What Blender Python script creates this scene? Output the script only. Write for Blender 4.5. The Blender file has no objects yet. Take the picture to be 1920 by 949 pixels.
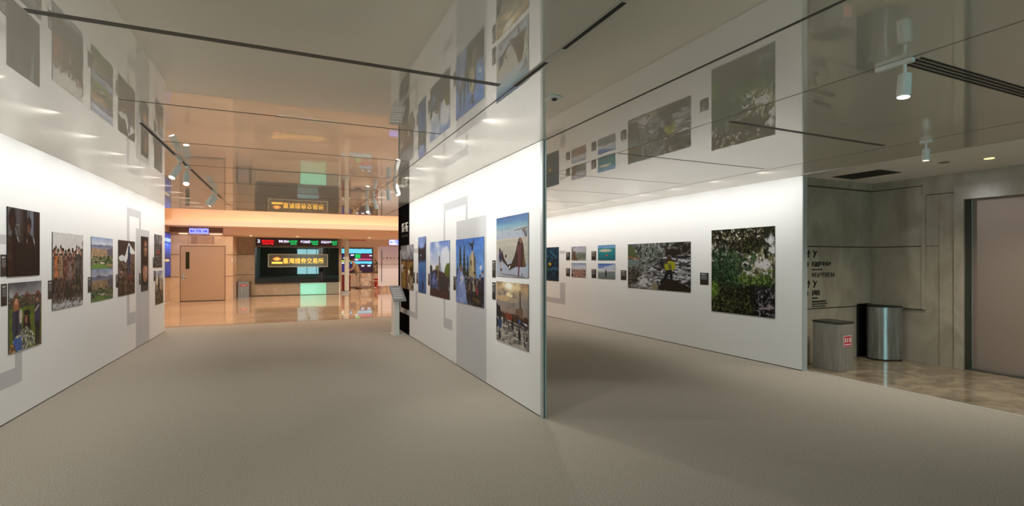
import bpy, bmesh, math, random
import numpy as np
from mathutils import Vector, Matrix

C = bpy.context.scene.collection
PI = math.pi
CEIL = 2.73          # ceiling height
XL, XP, XR = -2.43, 2.27, 6.55   # left wall, display partition, right wall faces

# ------------------------------------------------------------ camera, world, exposure
sc = bpy.context.scene
cam = bpy.data.cameras.new('camera'); cam_o = bpy.data.objects.new('camera', cam); C.objects.link(cam_o)
cam.sensor_width = 36; cam.lens = 930 / 1920 * 36
cam.shift_y = 13.5 / 1920
cam.clip_start = 0.05; cam.clip_end = 200
cam_o.location = (0, 0, 1.55)
cam_o.rotation_euler = (PI / 2, 0, -math.atan(420 / 930))
sc.camera = cam_o
sc.view_settings.view_transform = 'Standard'; sc.view_settings.look = 'None'
sc.view_settings.gamma = 1; sc.view_settings.use_curve_mapping = False
sc.view_settings.exposure = 0.0
sc.cycles.use_denoising = True
sc.cycles.max_bounces = 8; sc.cycles.diffuse_bounces = 4; sc.cycles.glossy_bounces = 5
sc.cycles.sample_clamp_indirect = 4

w = bpy.data.worlds.new('daylight'); sc.world = w; w.use_nodes = True
w.node_tree.nodes['Background'].inputs[0].default_value = (0.45, 0.90, 0.94, 1)
w.node_tree.nodes['Background'].inputs[1].default_value = 6.0

WASH = 22; WHITE = (1.0, 0.99, 0.97); WARM = (1.0, 0.90, 0.77)
def spot(x, y, z, tx, ty, tz, power, col=WHITE, size=165, blend=1.0, r=0.02):
    l = bpy.data.lights.new('spot_light', 'SPOT'); l.energy = power; l.color = col
    l.spot_size = math.radians(size); l.spot_blend = blend; l.shadow_soft_size = r
    o = bpy.data.objects.new('spot_light', l); C.objects.link(o); o.location = (x, y, z)
    o.rotation_euler = (Vector((tx, ty, tz)) - Vector((x, y, z))).to_track_quat('-Z', 'Y').to_euler()
    return o
# added wall-wash spots just under the ceiling, without fittings
for i in range(15):
    y = 0.8 + i * 0.86
    spot(-1.62, y, 2.70, XL - 0.6, y, 1.25, WASH, size=142, blend=.8)
for i in range(9):
    y = 3.9 + i * 0.80
    spot(1.45, y, 2.70, XP + 0.6, y, 1.25, WASH, size=142, blend=.8)
for i in range(11):
    y = 4.7 + i * 0.84
    spot(5.72, y, 2.70, XR + 0.6, y, 1.25, WASH, size=142, blend=.8)
# added fill spots over the floors, this loop without fittings
for x, y, p in ((0.0, -1.0, 60), (0, 3.0, 45), (-0.2, 6.5, 60), (0.2, 10.5, 60), (4.0, 10.2, 60), (4.4, -2, 40), (6.1, 3.5, 85), (8.0, -1.5, 60), (7.7, 0.8, 80)):
    spot(x, y, 2.69, x, y, 0, p, size=110, r=0.04)
spot(7.80, 3.12, 2.77, 7.6, 3.3, 0, 120, (1, .93, .8), size=120, r=0.04)
# two added spots without track heads, aimed past the partition end; its edge cuts their beams
spot(3.3, 6.9, 2.6, 2.6, 2.4, 0, 75, size=75, blend=.8, r=.03)
spot(1.4, 6.9, 2.6, 2.2, 2.4, 0, 75, size=75, blend=.8, r=.03)
# lobby
for x in (-3, -0.8, 1.6, 4.2, 7):
    for y in (15.2, 18.2):
        spot(x, y, 3.75, x, y + (0.4 if y < 16 else 2.6), 0 if y < 16 else 0.8, 215 if y < 16 else 200, WARM, size=150, r=0.05)  # added overhead lobby spots, no fittings modelled
for x in (-1.2, 0.6, 2.0):
    spot(x, 22.7, 2.48, x, 22.8, 0, 34, WARM, size=130, r=0.03)
for x in (3.2, 4.8, 6.5):  # office spots added to brighten it, no fittings
    spot(x, 24.9, 2.64, x, 25.6, 0, 36, (1, .9, .8), size=150, r=0.05)
    spot(x, 26.6, 2.62, x, 26.8, 0, 110, (1, .86, .72), size=150, r=0.05)

# ------------------------------------------------------------ materials
def lin(c):
    c = np.asarray(c, float) / 255.0
    return np.where(c <= 0.04045, c / 12.92, ((c + 0.055) / 1.055) ** 2.4)
def L4(c): return tuple(float(v) for v in lin(c)) + (1.0,)
MATS = {}
def mat(name, col=(128, 128, 128), rough=0.5, metal=0.0, emis=None, es=0.0, spec=0.5, ior=None, alpha=None, trans=0):
    if name in MATS: return MATS[name]
    m = bpy.data.materials.new(name); m.use_nodes = True
    b = m.node_tree.nodes['Principled BSDF']
    b.inputs['Base Color'].default_value = L4(col); b.inputs['Roughness'].default_value = rough
    b.inputs['Metallic'].default_value = metal; b.inputs['Specular IOR Level'].default_value = spec
    if ior: b.inputs['IOR'].default_value = ior
    if trans: b.inputs['Transmission Weight'].default_value = trans
    if emis:
        b.inputs['Emission Color'].default_value = L4(emis); b.inputs['Emission Strength'].default_value = es
    MATS[name] = m; return m
def nodes(m): return m.node_tree.nodes, m.node_tree.links, m.node_tree.nodes['Principled BSDF']
def noise_col(m, c1, c2, scale, detail=4, lo=0.35, hi=0.65, stretch=(1, 1, 1), bump=0, bscale=None, distort=0):
    n, l, b = nodes(m)
    tc = n.new('ShaderNodeTexCoord'); mp = n.new('ShaderNodeMapping'); mp.inputs['Scale'].default_value = stretch
    tx = n.new('ShaderNodeTexNoise'); tx.inputs['Scale'].default_value = scale; tx.inputs['Detail'].default_value = detail
    tx.inputs['Distortion'].default_value = distort
    r = n.new('ShaderNodeValToRGB'); r.color_ramp.elements[0].position = lo; r.color_ramp.elements[1].position = hi
    r.color_ramp.elements[0].color = L4(c1); r.color_ramp.elements[1].color = L4(c2)
    l.new(tc.outputs['Object'], mp.inputs['Vector']); l.new(mp.outputs[0], tx.inputs['Vector'])
    l.new(tx.outputs['Fac'], r.inputs[0]); l.new(r.outputs[0], b.inputs['Base Color'])
    if bump:
        t2 = n.new('ShaderNodeTexNoise'); t2.inputs['Scale'].default_value = bscale or scale; t2.inputs['Detail'].default_value = 3
        bp = n.new('ShaderNodeBump'); bp.inputs['Strength'].default_value = bump; bp.inputs['Distance'].default_value = 0.004
        l.new(tc.outputs['Object'], t2.inputs['Vector']); l.new(t2.outputs['Fac'], bp.inputs['Height']); l.new(bp.outputs[0], b.inputs['Normal'])
    return m

M_wall = mat('white_wall', (238, 238, 236), 0.6, spec=0.2)
M_grey = mat('grey_wall_graphic', (197, 197, 198), 0.6, spec=0.2)
M_black = mat('black_wall_paint', (5, 5, 6), 0.9, spec=0.02)
M_white = mat('white_metal', (232, 232, 228), 0.35)
M_dark = mat('dark_gap', (30, 28, 24), 0.7)
M_alu = mat('aluminium', (188, 194, 194), 0.35, 0.2)
M_glassedge = mat('green_glass_edge', (168, 182, 180), 0.2)
M_dglass = mat('dark_glass_edge', (60, 72, 72), 0.15, 0.2)

M_carpet = noise_col(mat('carpet', (150, 142, 130), 0.95, spec=0.1), (156, 147, 134), (184, 175, 161), 95, 8, 0.34, 0.66, bump=0.6, bscale=220)
M_marble = noise_col(mat('lobby_marble', (200, 160, 120), 0.04, spec=1.0, ior=1.6), (196, 164, 130), (220, 194, 164), 1.2, 8, 0.3, 0.7, stretch=(0.5, 2.2, 1), distort=1.5)
M_emarble = noise_col(mat('elevator_marble', (150, 135, 110), 0.06, spec=0.9, ior=1.6), (118, 104, 84), (176, 160, 134), 1.6, 9, 0.3, 0.7, distort=2.5)
M_stone = noise_col(mat('grey_stone', (120, 112, 98), 0.22, spec=0.5), (160, 150, 134), (188, 178, 160), 2.2, 9, 0.3, 0.7, stretch=(1, 1, 0.6), distort=1.2)
M_lstone = noise_col(mat('beige_stone', (200, 160, 120), 0.3, spec=0.4), (206, 172, 138), (222, 190, 156), 1.5, 8, 0.3, 0.7, distort=1.5)
M_dstone = noise_col(mat('brown_stone', (150, 122, 95), 0.25, spec=0.5), (160, 138, 112), (182, 160, 132), 2, 8, 0.3, 0.7, distort=1.5)
M_groove = mat('stone_groove', (70, 62, 50), 0.6)
M_lgroove = mat('beige_groove', (120, 90, 64), 0.6)
M_peach = mat('peach_plaster', (243, 214, 190), 0.7, spec=0.1)
M_eceil = mat('white_plaster_ceiling', (240, 236, 230), 0.8, spec=0.1)
# glossy lacquered ceiling panels: grey lacquer under a mirror-like coat
def ceiling_mat():
    m = mat('lacquered_ceiling', (230, 224, 210), 0.55, spec=0.1)
    n, l, b = nodes(m)
    out = n['Material Output']
    g = n.new('ShaderNodeBsdfGlossy'); g.inputs['Roughness'].default_value = 0.012; g.inputs['Color'].default_value = (0.92, 0.90, 0.86, 1)
    mx = n.new('ShaderNodeMixShader'); fr = n.new('ShaderNodeFresnel'); fr.inputs['IOR'].default_value = 1.7
    mr = n.new('ShaderNodeMapRange'); mr.inputs['From Min'].default_value = 0.06; mr.inputs['From Max'].default_value = 0.6
    mr.inputs['To Min'].default_value = 0.29; mr.inputs['To Max'].default_value = 0.64
    l.new(fr.outputs[0], mr.inputs['Value']); l.new(mr.outputs[0], mx.inputs[0])
    l.new(b.outputs[0], mx.inputs[1]); l.new(g.outputs[0], mx.inputs[2]); l.new(mx.outputs[0], out.inputs['Surface'])
    return m
M_ceil = ceiling_mat()
M_steel = noise_col(mat('brushed_steel', (140, 138, 132), 0.28, 0.8), (150, 150, 148), (182, 182, 180), 40, 3, stretch=(1, 1, 0.05))
M_dsteel = noise_col(mat('dull_steel', (120, 114, 104), 0.45, 0.35), (150, 145, 135), (166, 161, 151), 30, 3, stretch=(1, 1, 0.1))
M_doorpaint = mat('beige_door_paint', (186, 152, 120), 0.5)
M_elev = noise_col(mat('elevator_door_steel', (140, 122, 108), 0.42, 0.5), (174, 156, 144), (184, 166, 154), 120, 3)
M_bglass = mat('black_glass', (6, 8, 9), 0.015, spec=0.5, ior=2.0)
M_mint = mat('mint_glass', (150, 220, 195), 0.08, emis=(120, 230, 195), es=0.3)  # slight emission put in for a bright reflection in the glass
M_gglass = mat('grey_glass', (150, 150, 135), 0.08)
M_gold = mat('gold_lit_letters', (250, 190, 70), 0.4, emis=(255, 200, 80), es=1.1)
M_orange = mat('orange_lit_emblem', (240, 150, 70), 0.4, emis=(245, 150, 75), es=0.7)
M_smoke = mat('smoked_plate', (92, 86, 68), 0.15)
M_plateedge = mat('plate_edge', (190, 190, 170), 0.3)
M_led_w = mat('led_white', (230, 230, 255), 0.5, emis=(225, 228, 255), es=1.0)
M_led_r = mat('led_red', (250, 20, 40), 0.5, emis=(255, 15, 35), es=1.0)
M_led_g = mat('led_green', (10, 210, 120), 0.5, emis=(5, 215, 120), es=1.0)
M_led_b = mat('led_back', (60, 42, 50), 0.5)
M_signb = mat('sign_blue', (120, 130, 255), 0.5, emis=(125, 138, 255), es=1.0)
M_signd = mat('sign_dark_blue', (20, 40, 190), 0.5, emis=(20, 45, 200), es=0.8)
M_cove = mat('cove_led', (255, 220, 160), 0.5, emis=(255, 222, 180), es=10)
M_striplt = mat('strip_light', (255, 225, 190), 0.5, emis=(255, 222, 190), es=1.6)
M_lens = mat('lamp_lens', (255, 250, 240), 0.4, emis=(255, 244, 228), es=14)
M_lensdim = mat('lamp_lens_dim', (255, 250, 230), 0.4, emis=(255, 240, 200), es=2.5)
M_red = mat('red_counter', (120, 14, 20), 0.4)
M_skin = mat('skin', (190, 140, 112), 0.6)
M_hair = mat('black_hair', (22, 18, 18), 0.6)
M_jacket = mat('grey_beige_jacket', (150, 128, 100), 0.8)
M_trouser = mat('pale_trousers', (176, 158, 138), 0.8)
M_shoe = mat('dark_shoes', (60, 30, 26), 0.5)
M_card = mat('black_card', (14, 14, 14), 0.5)
M_cardtext = mat('caption_grey', (190, 190, 190), 0.6)
M_tgrey = mat('muted_text', (58, 56, 52), 0.6)
M_ink = mat('black_lettering', (16, 15, 14), 0.6)
M_leaf = mat('leaf_green', (34, 66, 34), 0.5)
M_redpot = mat('red_pot', (170, 40, 30), 0.4)
M_wcab = mat('pale_cabinet', (226, 208, 188), 0.5)
M_booth = mat('booth_panel', (240, 236, 240), 0.4)
M_line = mat('grey_line', (130, 120, 116), 0.5)
M_slat = mat('orange_slat', (225, 140, 95), 0.5)
M_redlabel = mat('red_label', (200, 20, 38), 0.5)
M_labelw = mat('label_white', (235, 215, 215), 0.5)
M_grille = mat('dark_grille', (38, 36, 34), 0.7)
M_chair = mat('chair_fabric', (176, 150, 126), 0.7)
M_chairleg = mat('chair_chrome', (190, 180, 170), 0.25, 0.9)

# ------------------------------------------------------------ mesh helpers
def bbox(bm, x0, y0, z0, x1, y1, z1, mi=0):
    vs = [bm.verts.new(p) for p in ((x0,y0,z0),(x1,y0,z0),(x1,y1,z0),(x0,y1,z0),(x0,y0,z1),(x1,y0,z1),(x1,y1,z1),(x0,y1,z1))]
    for f in ((0,3,2,1),(4,5,6,7),(0,1,5,4),(1,2,6,5),(2,3,7,6),(3,0,4,7)):
        bm.faces.new([vs[i] for i in f]).material_index = mi
def cyl(bm, p0, p1, r0, r1=None, seg=20, mi=0, caps=True):
    r1 = r0 if r1 is None else r1
    p0 = Vector(p0); p1 = Vector(p1); q = (p1 - p0).to_track_quat('Z', 'Y')
    a = []; b = []
    for i in range(seg):
        t = 2 * PI * i / seg; v = Vector((math.cos(t), math.sin(t), 0))
        a.append(bm.verts.new(p0 + q @ (v * r0))); b.append(bm.verts.new(p1 + q @ (v * r1)))
    for i in range(seg):
        f = bm.faces.new((a[i], a[(i+1) % seg], b[(i+1) % seg], b[i])); f.material_index = mi; f.smooth = True
    if caps:
        bm.faces.new(list(reversed(a))).material_index = mi; bm.faces.new(b).material_index = mi
def prism(bm, pts, fn, d, mi=0):
    """pts: 2-D outline; fn(a,b,depth) -> 3-D point; extruded by d"""
    f0 = [bm.verts.new(fn(a, b, 0)) for a, b in pts]; f1 = [bm.verts.new(fn(a, b, d)) for a, b in pts]
    n = len(pts)
    bm.faces.new(f0).material_index = mi; bm.faces.new(list(reversed(f1))).material_index = mi
    for i in range(n):
        bm.faces.new((f0[i], f1[i], f1[(i+1) % n], f0[(i+1) % n])).material_index = mi
def obj(name, bm, mats, parent=None, bevel=0):
    if bevel: bmesh.ops.bevel(bm, geom=bm.edges[:], offset=bevel, segments=2, affect='EDGES', clamp_overlap=True)
    bmesh.ops.recalc_face_normals(bm, faces=bm.faces[:])
    for e in bm.edges:
        if len(e.link_faces) == 2 and e.calc_face_angle(0) > .6: e.smooth = False
    me = bpy.data.meshes.new(name); bm.to_mesh(me); bm.free()
    for m in (mats if isinstance(mats, (list, tuple)) else [mats]): me.materials.append(m)
    o = bpy.data.objects.new(name, me); C.objects.link(o)
    if parent:
        o.parent = parent; o.matrix_parent_inverse = Matrix.Translation(-parent.location) if parent.rotation_euler[2] == 0 else parent.matrix_basis.inverted()
    return o
def box(name, a, b, m, parent=None, bevel=0):
    bm = bmesh.new(); bbox(bm, *a, *b); return obj(name, bm, m, parent, bevel)
def tag(o, label, cat, group=None):
    o['label'] = label; o['category'] = cat
    if group: o['group'] = group
    return o
def thing(name, label, cat, loc=(0, 0, 0), group=None):
    o = bpy.data.objects.new(name, None); C.objects.link(o); o.location = loc; o.empty_display_size = 0.1
    return tag(o, label, cat, group)
def struct(o): o['kind'] = 'structure'; return o

def glyph_rects(rng, n=1):
    """stroke pattern of a square character as rects in 0..1"""
    r = []
    ys = sorted(rng.sample([0.02, 0.2, 0.38, 0.56, 0.74, 0.9], 4))
    for y in ys:
        a = rng.choice([0.0, 0.05, 0.2]); b = rng.choice([0.8, 0.95, 1.0]); r.append((a, y, b, y + 0.09))
    for x in rng.sample([0.08, 0.3, 0.46, 0.64, 0.84], 2 + (rng.random() < .5)):
        a = rng.choice([0.0, 0.1, 0.3]); r.append((x, a, x + 0.10, rng.choice([0.7, 0.9, 1.0])))
    return r

# ------------------------------------------------------------ setting: floors
struct(box('floor', (-4.0, -6, -0.1), (6.65, 13.7, 0), M_carpet))
struct(box('floor', (-4.0, 13.7, -0.1), (9.0, 29.6, -0.001), M_marble))
struct(box('floor', (6.65, -6, -0.1), (9.4, 13.7, -0.001), M_emarble))
struct(box('trim_1', (6.635, -5.9, 0.0005), (6.665, 4.55, 0.004), mat('pale_metal_strip', (225, 222, 215), 0.3, 0.3)))
struct(box('trim_2', (-3.9, 13.685, 0.0005), (8.9, 13.715, 0.003), mat('brass_strip', (150, 120, 90), 0.3, 0.5)))

# ceiling panels with their joints and slots
bm = bmesh.new()
bbox(bm, -2.6, -6, CEIL, 6.45, 13.4, CEIL + 0.08); bbox(bm, 6.4501, 4.63, CEIL, 6.64, 13.4, CEIL + 0.08)
g = 0.0012
def joint(x0, y0, x1, y1, wd, mi=1):
    if abs(x1 - x0) > abs(y1 - y0): bbox(bm, x0, y0 - wd/2, CEIL - g, x1, y0 + wd/2, CEIL + 0.004, mi)
    else: bbox(bm, x0 - wd/2, y0, CEIL - g, x0 + wd/2, y1, CEIL + 0.004, mi)
for k, y in enumerate((-3.9, -2.5, -1.1, 0.3, 1.7, 3.08, 4.5, 5.91, 7.26, 8.7, 10.1, 11.5, 12.9)):
    wd = {3.08: 0.05}.get(y, 0.016)
    joint(-1.13, y, 1.30, y, wd)
    if y not in (1.7,): joint(3.42 if y < 4 else 3.32, y, 5.60, y, {3.08: 0.045, 4.5: 0.022}.get(y, 0.012))
joint(2.30, -6, 2.30, 4.30, 0.022); joint(2.30, 10.3, 2.30, 13.4, 0.016)
joint(3.30, -6, 3.30, 13.4, 0.007); joint(5.70, -6, 5.70, 13.4, 0.007)
joint(1.40, -6, 1.40, 13.4, 0.009); joint(-1.15, 11.0, -1.15, 13.4, 0.006)
struct(obj('ceiling', bm, [M_ceil, mat('ceiling_joint', (84, 79, 70), .6)]))
struct(box('trim_3', (6.451, -6, CEIL - 0.004), (6.475, 4.6, CEIL + 0.09), mat('ceiling_edge_trim', (170, 168, 160), 0.4)))
struct(box('ceiling', (6.475, -6, 2.80), (9.4, 13.4, 2.90), M_eceil))
struct(box('ceiling', (-4.1, 13.4, 3.8), (9.1, 22.4, 3.9), M_peach))
struct(box('wall_back_fascia', (-4.1, 13.40, CEIL), (9.1, 13.46, 3.85), M_peach))

# walls with painted graphics (surface pattern, 1.2 mm proud)
def graphic(bm, X, s, y0, y1, z0, z1, mi=1, d=0.0012):
    bbox(bm, min(X, X + s * d), y0, z0, max(X, X + s * d), y1, z1, mi)
bm = bmesh.new(); bbox(bm, XL - 0.06, -6, 0.012, XL, 12.87, CEIL)
bbox(bm, XL - 0.05, -6, 0, XL - 0.006, 12.87, 0.012, 2)
graphic(bm, XL, 1, 10.11, 10.96, 2.30, 2.43); graphic(bm, XL, 1, 10.11, 10.24, 0.66, 2.30); graphic(bm, XL, 1, 10.84, 10.96, 2.11, 2.30)
graphic(bm, XL, 1, 10.11, 10.61, 0.46, 0.66); graphic(bm, XL, 1, 10.64, 11.56, 0.012, 2.11)
graphic(bm, XL, 1, 5.2, 6.26, 1.70, 1.79); graphic(bm, XL, 1, 6.41, 6.55, 0.50, 0.96); graphic(bm, XL, 1, 5.2, 6.55, 0.34, 0.50)
struct(obj('wall_left', bm, [M_wall, M_grey, M_dark]))

bm = bmesh.new(); bbox(bm, XR, 4.65, 0.012, XR + 0.085, 13.4, CEIL); bbox(bm, XR + 0.006, 4.67, 0, XR + 0.08, 13.4, 0.012, 2)
graphic(bm, XR, -1, 11.15, 11.45, 1.72, 1.80); graphic(bm, XR, -1, 11.15, 11.42, 0.54, 0.96); graphic(bm, XR, -1, 11.15, 13.3, 0.40, 0.54)
struct(obj('wall_right', bm, [M_wall, M_grey, M_dark]))
struct(box('trim_4', (XR - 0.002, 4.635, 0.0), (XR + 0.087, 4.65, CEIL), M_alu))

# free-standing display partition
part = thing('display_partition', 'white free-standing exhibition partition wall with black end section and grey graphics', 'partition', (XP + 0.03, 7.3, 0))
bm = bmesh.new(); bbox(bm, XP, 4.345, 0.012, XP + 0.045, 11.25, CEIL - 0.004); bbox(bm, XP + 0.006, 4.36, 0, XP + 0.04, 11.24, 0.012, 3)
graphic(bm, XP, -1, 10.14, 11.25, 0.012, CEIL - 0.004, 2, 0.0008)
graphic(bm, XP, -1, 9.43, 11.05, 0.41, 0.52, 1, 0.002)
graphic(bm, XP, -1, 10.97, 11.05, 0.52, 1.77, 1, 0.002)
graphic(bm, XP, -1, 9.43, 9.60, 0.52, 0.97, 1, 0.002); graphic(bm, XP, -1, 9.38, 9.77, 1.69, 1.78, 1)
graphic(bm, XP, -1, 6.52, 7.68, 2.33, 2.45); graphic(bm, XP, -1, 7.60, 7.68, 0.64, 2.33); graphic(bm, XP, -1, 6.52, 6.60, 2.12, 2.33)
graphic(bm, XP, -1, 7.23, 7.68, 0.48, 0.64); graphic(bm, XP, -1, 5.81, 7.02, 0.012, 2.12)
obj('wall_panel', bm, [M_wall, M_grey, M_black, M_dark], part)
bm = bmesh.new(); bbox(bm, XP - 0.001, 4.30, 0, XP + 0.014, 4.344, CEIL - 0.004); obj('edge_trim', bm, M_alu, part)
bm = bmesh.new(); bbox(bm, XP + 0.015, 4.31, 0, XP + 0.026, 4.344, CEIL - 0.004, 0); bbox(bm, XP + 0.027, 4.305, 0, XP + 0.046, 4.344, CEIL - 0.004, 1)
obj('glass_edge', bm, [M_dglass, M_glassedge], part)
rng = random.Random(4)
bm = bmesh.new()
for col in range(2):
    for row in range(2):
        for a, b, c, d in glyph_rects(rng):
            y0 = 10.88 - (col + a * 0.92) * 0.33; y1 = 10.88 - (col + c * 0.92) * 0.33
            z0 = 2.345 - (row + b * 0.95) * 0.10; z1 = 2.345 - (row + min(d, 1) * 0.95) * 0.10
            bbox(bm, XP - 0.004, y1, z1, XP - 0.0008, y0, z0)
obj('title_lettering', bm, M_white, part)['label'] = 'white block of title characters on the black end section'
bm = bmesh.new()
for k in range(6): bbox(bm, XP - 0.003, 10.84 - k * 0.11, 2.045, XP - 0.0008, 10.87 - k * 0.11, 2.095)
obj('subtitle_lettering', bm, M_tgrey, part)['label'] = 'faint dark grey line of small letters'

# enclosing walls behind and beside the camera
bm = bmesh.new()
wx0, wx1, wz0, wz1 = 0.80, 3.45, 0.12, 2.70
bbox(bm, -2.6, -6.1, 0, wx0, -6, CEIL); bbox(bm, wx1, -6.1, 0, 9.4, -6, 2.80)
bbox(bm, wx0, -6.1, 0, wx1, -6, wz0); bbox(bm, wx0, -6.1, wz1, wx1, -6, CEIL)
struct(obj('wall_rear', bm, M_stone))
bm = bmesh.new()
for x in (wx0, 1.7, 2.6, wx1 - 0.05): bbox(bm, x, -6.08, wz0, x + 0.05, -6.02, wz1)
for z in (wz0, 1.9, wz1 - 0.05): bbox(bm, wx0, -6.07, z, wx1, -6.03, z + 0.05)
struct(obj('window_1', bm, M_alu))

# elevator lobby
EC = 2.80; BY = 5.0; EX = 8.74; DX = 8.90
bm = bmesh.new(); bbox(bm, 6.637, BY, 0, 9.4, BY + .1, EC)
bbox(bm, 6.637, BY - .02, 2.69, EX, BY, EC)
for z in (0.81, 1.76, 2.675): bbox(bm, 6.637, BY - .003, z - 0.008, EX, BY + .0005, z + 0.008, 1)
struct(obj('wall_elevator_side', bm, [M_stone, M_groove]))
bm = bmesh.new()
bbox(bm, EX, 3.76, 0, 9.2, BY, EC)                      # wall left of the doorway
bbox(bm, EX, -6, 2.43, 9.2, 3.76, EC)                   # above
bbox(bm, EX, -6, 0, 9.2, 1.4, 2.43)
bbox(bm, EX - 0.02, 4.28, 0.81, EX, BY, 2.69)           # raised panel
bbox(bm, EX - 0.03, 4.23, 0.81, EX, 4.28, 2.52)
bbox(bm, EX - 0.015, 3.76, 0, EX, 4.06, 2.43)
bbox(bm, EX - 0.05, 1.2, 2.41, EX, 3.87, 2.60)          # lintel
bbox(bm, EX - 0.05, 3.76, 0, EX - 0.015, 3.87, 2.41)    # jamb
bbox(bm, EX - 0.0205, 4.28, 1.752, EX - 0.019, BY, 1.768, 1); bbox(bm, EX - 0.0005, 3.87, 1.756, EX + 0.001, 4.23, 1.764, 1)
bbox(bm, EX - 0.021, 4.28, 0.795, EX + 0.001, BY, 0.81, 1)
bbox(bm, EX - 0.0225, 4.28, 2.665, EX - 0.019, BY, 2.678, 1)
bbox(bm, EX - 0.001, 3.87, 2.52, EX + 0.001, 4.23, 2.532, 1)
struct(obj('wall_elevator', bm, [M_stone, M_groove]))
bm = bmesh.new(); bbox(bm, DX, 2.56, 0.01, DX + 0.05, 3.75, 2.43); bbox(bm, DX, 1.4, 0.01, DX + 0.05, 2.55, 2.43)
bbox(bm, EX - 0.01, 3.752, 0, DX, 3.7599, 2.43, 1); bbox(bm, EX + 0.03, 1.4, 0.0005, DX + 0.05, 3.75, 0.008, 1)
struct(obj('door_1', bm, [M_elev, mat('dark_jamb', (72, 76, 70), 0.3, 0.5)]))

# wall directory lettering on the stone
dr = thing('wall_directory', 'black lettered floor directory with arrows on the stone wall beside the white wall', 'sign', (7.37, 4.995, 1.23))
def dtext(bm, x0, x1, z0, z1, n, seed, mi=0):
    r = random.Random(seed); wch = (x1 - x0) / n
    for k in range(n):
        for a, b, c, d in glyph_rects(r):
            bbox(bm, x0 + (k + a * .86) * wch, 4.994, z0 + b * (z1 - z0), x0 + (k + c * .86) * wch, 4.9985, z0 + min(d, 1) * (z1 - z0), mi)
for (zt, sd) in ((1.708, 1), (1.25, 7)):
    bm = bmesh.new()
    prism(bm, [(7.153, zt - .06), (7.189, zt), (7.226, zt - .06), (7.2, zt - .055), (7.189, zt - .12), (7.174, zt - .12), (7.181, zt - .055)], lambda a, b, d: (a, 4.994 + d, b), 0.0035)
    prism(bm, [(7.279, zt - .02), (7.321, zt - .05), (7.295, zt - .12), (7.316, zt - .12), (7.353, zt - .06), (7.389, zt - .01), (7.337, zt - .04), (7.295, zt - .005)], lambda a, b, d: (a, 4.994 + d, b), 0.0035)
    obj('arrow', bm, M_ink, dr)
for x0, x1, z0, z1, n, sd, m_ in ((7.147, 7.189, 1.445, 1.518, 1, 3, 0), (7.263, 7.495, 1.45, 1.529, 5, 5, 0), (7.516, 7.705, 1.466, 1.529, 4, 6, 0), (7.263, 7.505, 1.397, 1.418, 8, 8, 0), (7.263, 7.8, 1.287, 1.361, 9, 9, 1),
        (7.147, 7.189, 1.003, 1.076, 1, 13, 0), (7.263, 7.453, 1.013, 1.097, 4, 15, 0), (7.263, 7.4, 0.961, 0.982, 5, 16, 0), (7.263, 7.6, 0.903, 0.934, 10, 17, 0), (7.263, 7.632, 0.871, 0.889, 12, 18, 0), (7.263, 7.589, 0.836, 0.853, 11, 19, 0)):
    bm = bmesh.new(); dtext(bm, x0, x1, z0, z1, n, sd); obj('lettering', bm, mat('faded_lettering', (84, 76, 66), .6) if m_ else M_ink, dr)

# ------------------------------------------------------------ lobby shell
LY = 22.0
struct(box('wall_lobby_left', (-4.1, 13.4, 0), (-4.0, 22.4, 3.85), M_lstone))
struct(box('wall_lobby_front', (-4.1, 13.3, 0), (-2.6, 13.4, 3.85), M_lstone))
struct(box('wall_side_left', (-2.6, -6, 0), (XL - 0.09, 13.3, CEIL), M_wall))
struct(box('wall_lobby_front', (XR + 0.09, 13.3, 0), (9.1, 13.4, 2.80), M_lstone))
struct(box('wall_lobby_right', (9.0, 13.4, 0), (9.1, 29.6, 3.85), M_lstone))
bm = bmesh.new()
dz, dx0, dx1 = 2.10, -3.68, -2.20
bbox(bm, -4.1, LY, 0, dx0, LY + .2, 2.86); bbox(bm, dx1, LY, 0, -1.95, LY + 2.3, 2.86); bbox(bm, dx0, LY, dz, dx1, LY + .2, 2.86)
for z in (0.93, 1.76): bbox(bm, -4.1, LY - .002, z - .012, dx0 - .02, LY + .001, z + .012, 1); bbox(bm, dx1 + .02, LY - .002, z - .012, -1.948, LY + 2, z + .012, 1)
for x in (-3.42, -2.62): bbox(bm, x - .005, LY - .002, dz, x + .005, LY + .001, 2.86, 1)
struct(obj('wall_lobby_back', bm, [M_lstone, M_lgroove]))
bm = bmesh.new(); bbox(bm, -1.95, 24.0, 0, 2.25, 24.2, 2.6)
for z in (0.93, 1.80): bbox(bm, -1.95, 23.998, z - .012, -1.32, 24.001, z + .012, 1)
bbox(bm, -1.95, 23.99, 0, 0.48, 24.0, 0.03, 1)
struct(obj('wall_niche_back', bm, [M_dstone, M_groove]))
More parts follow.
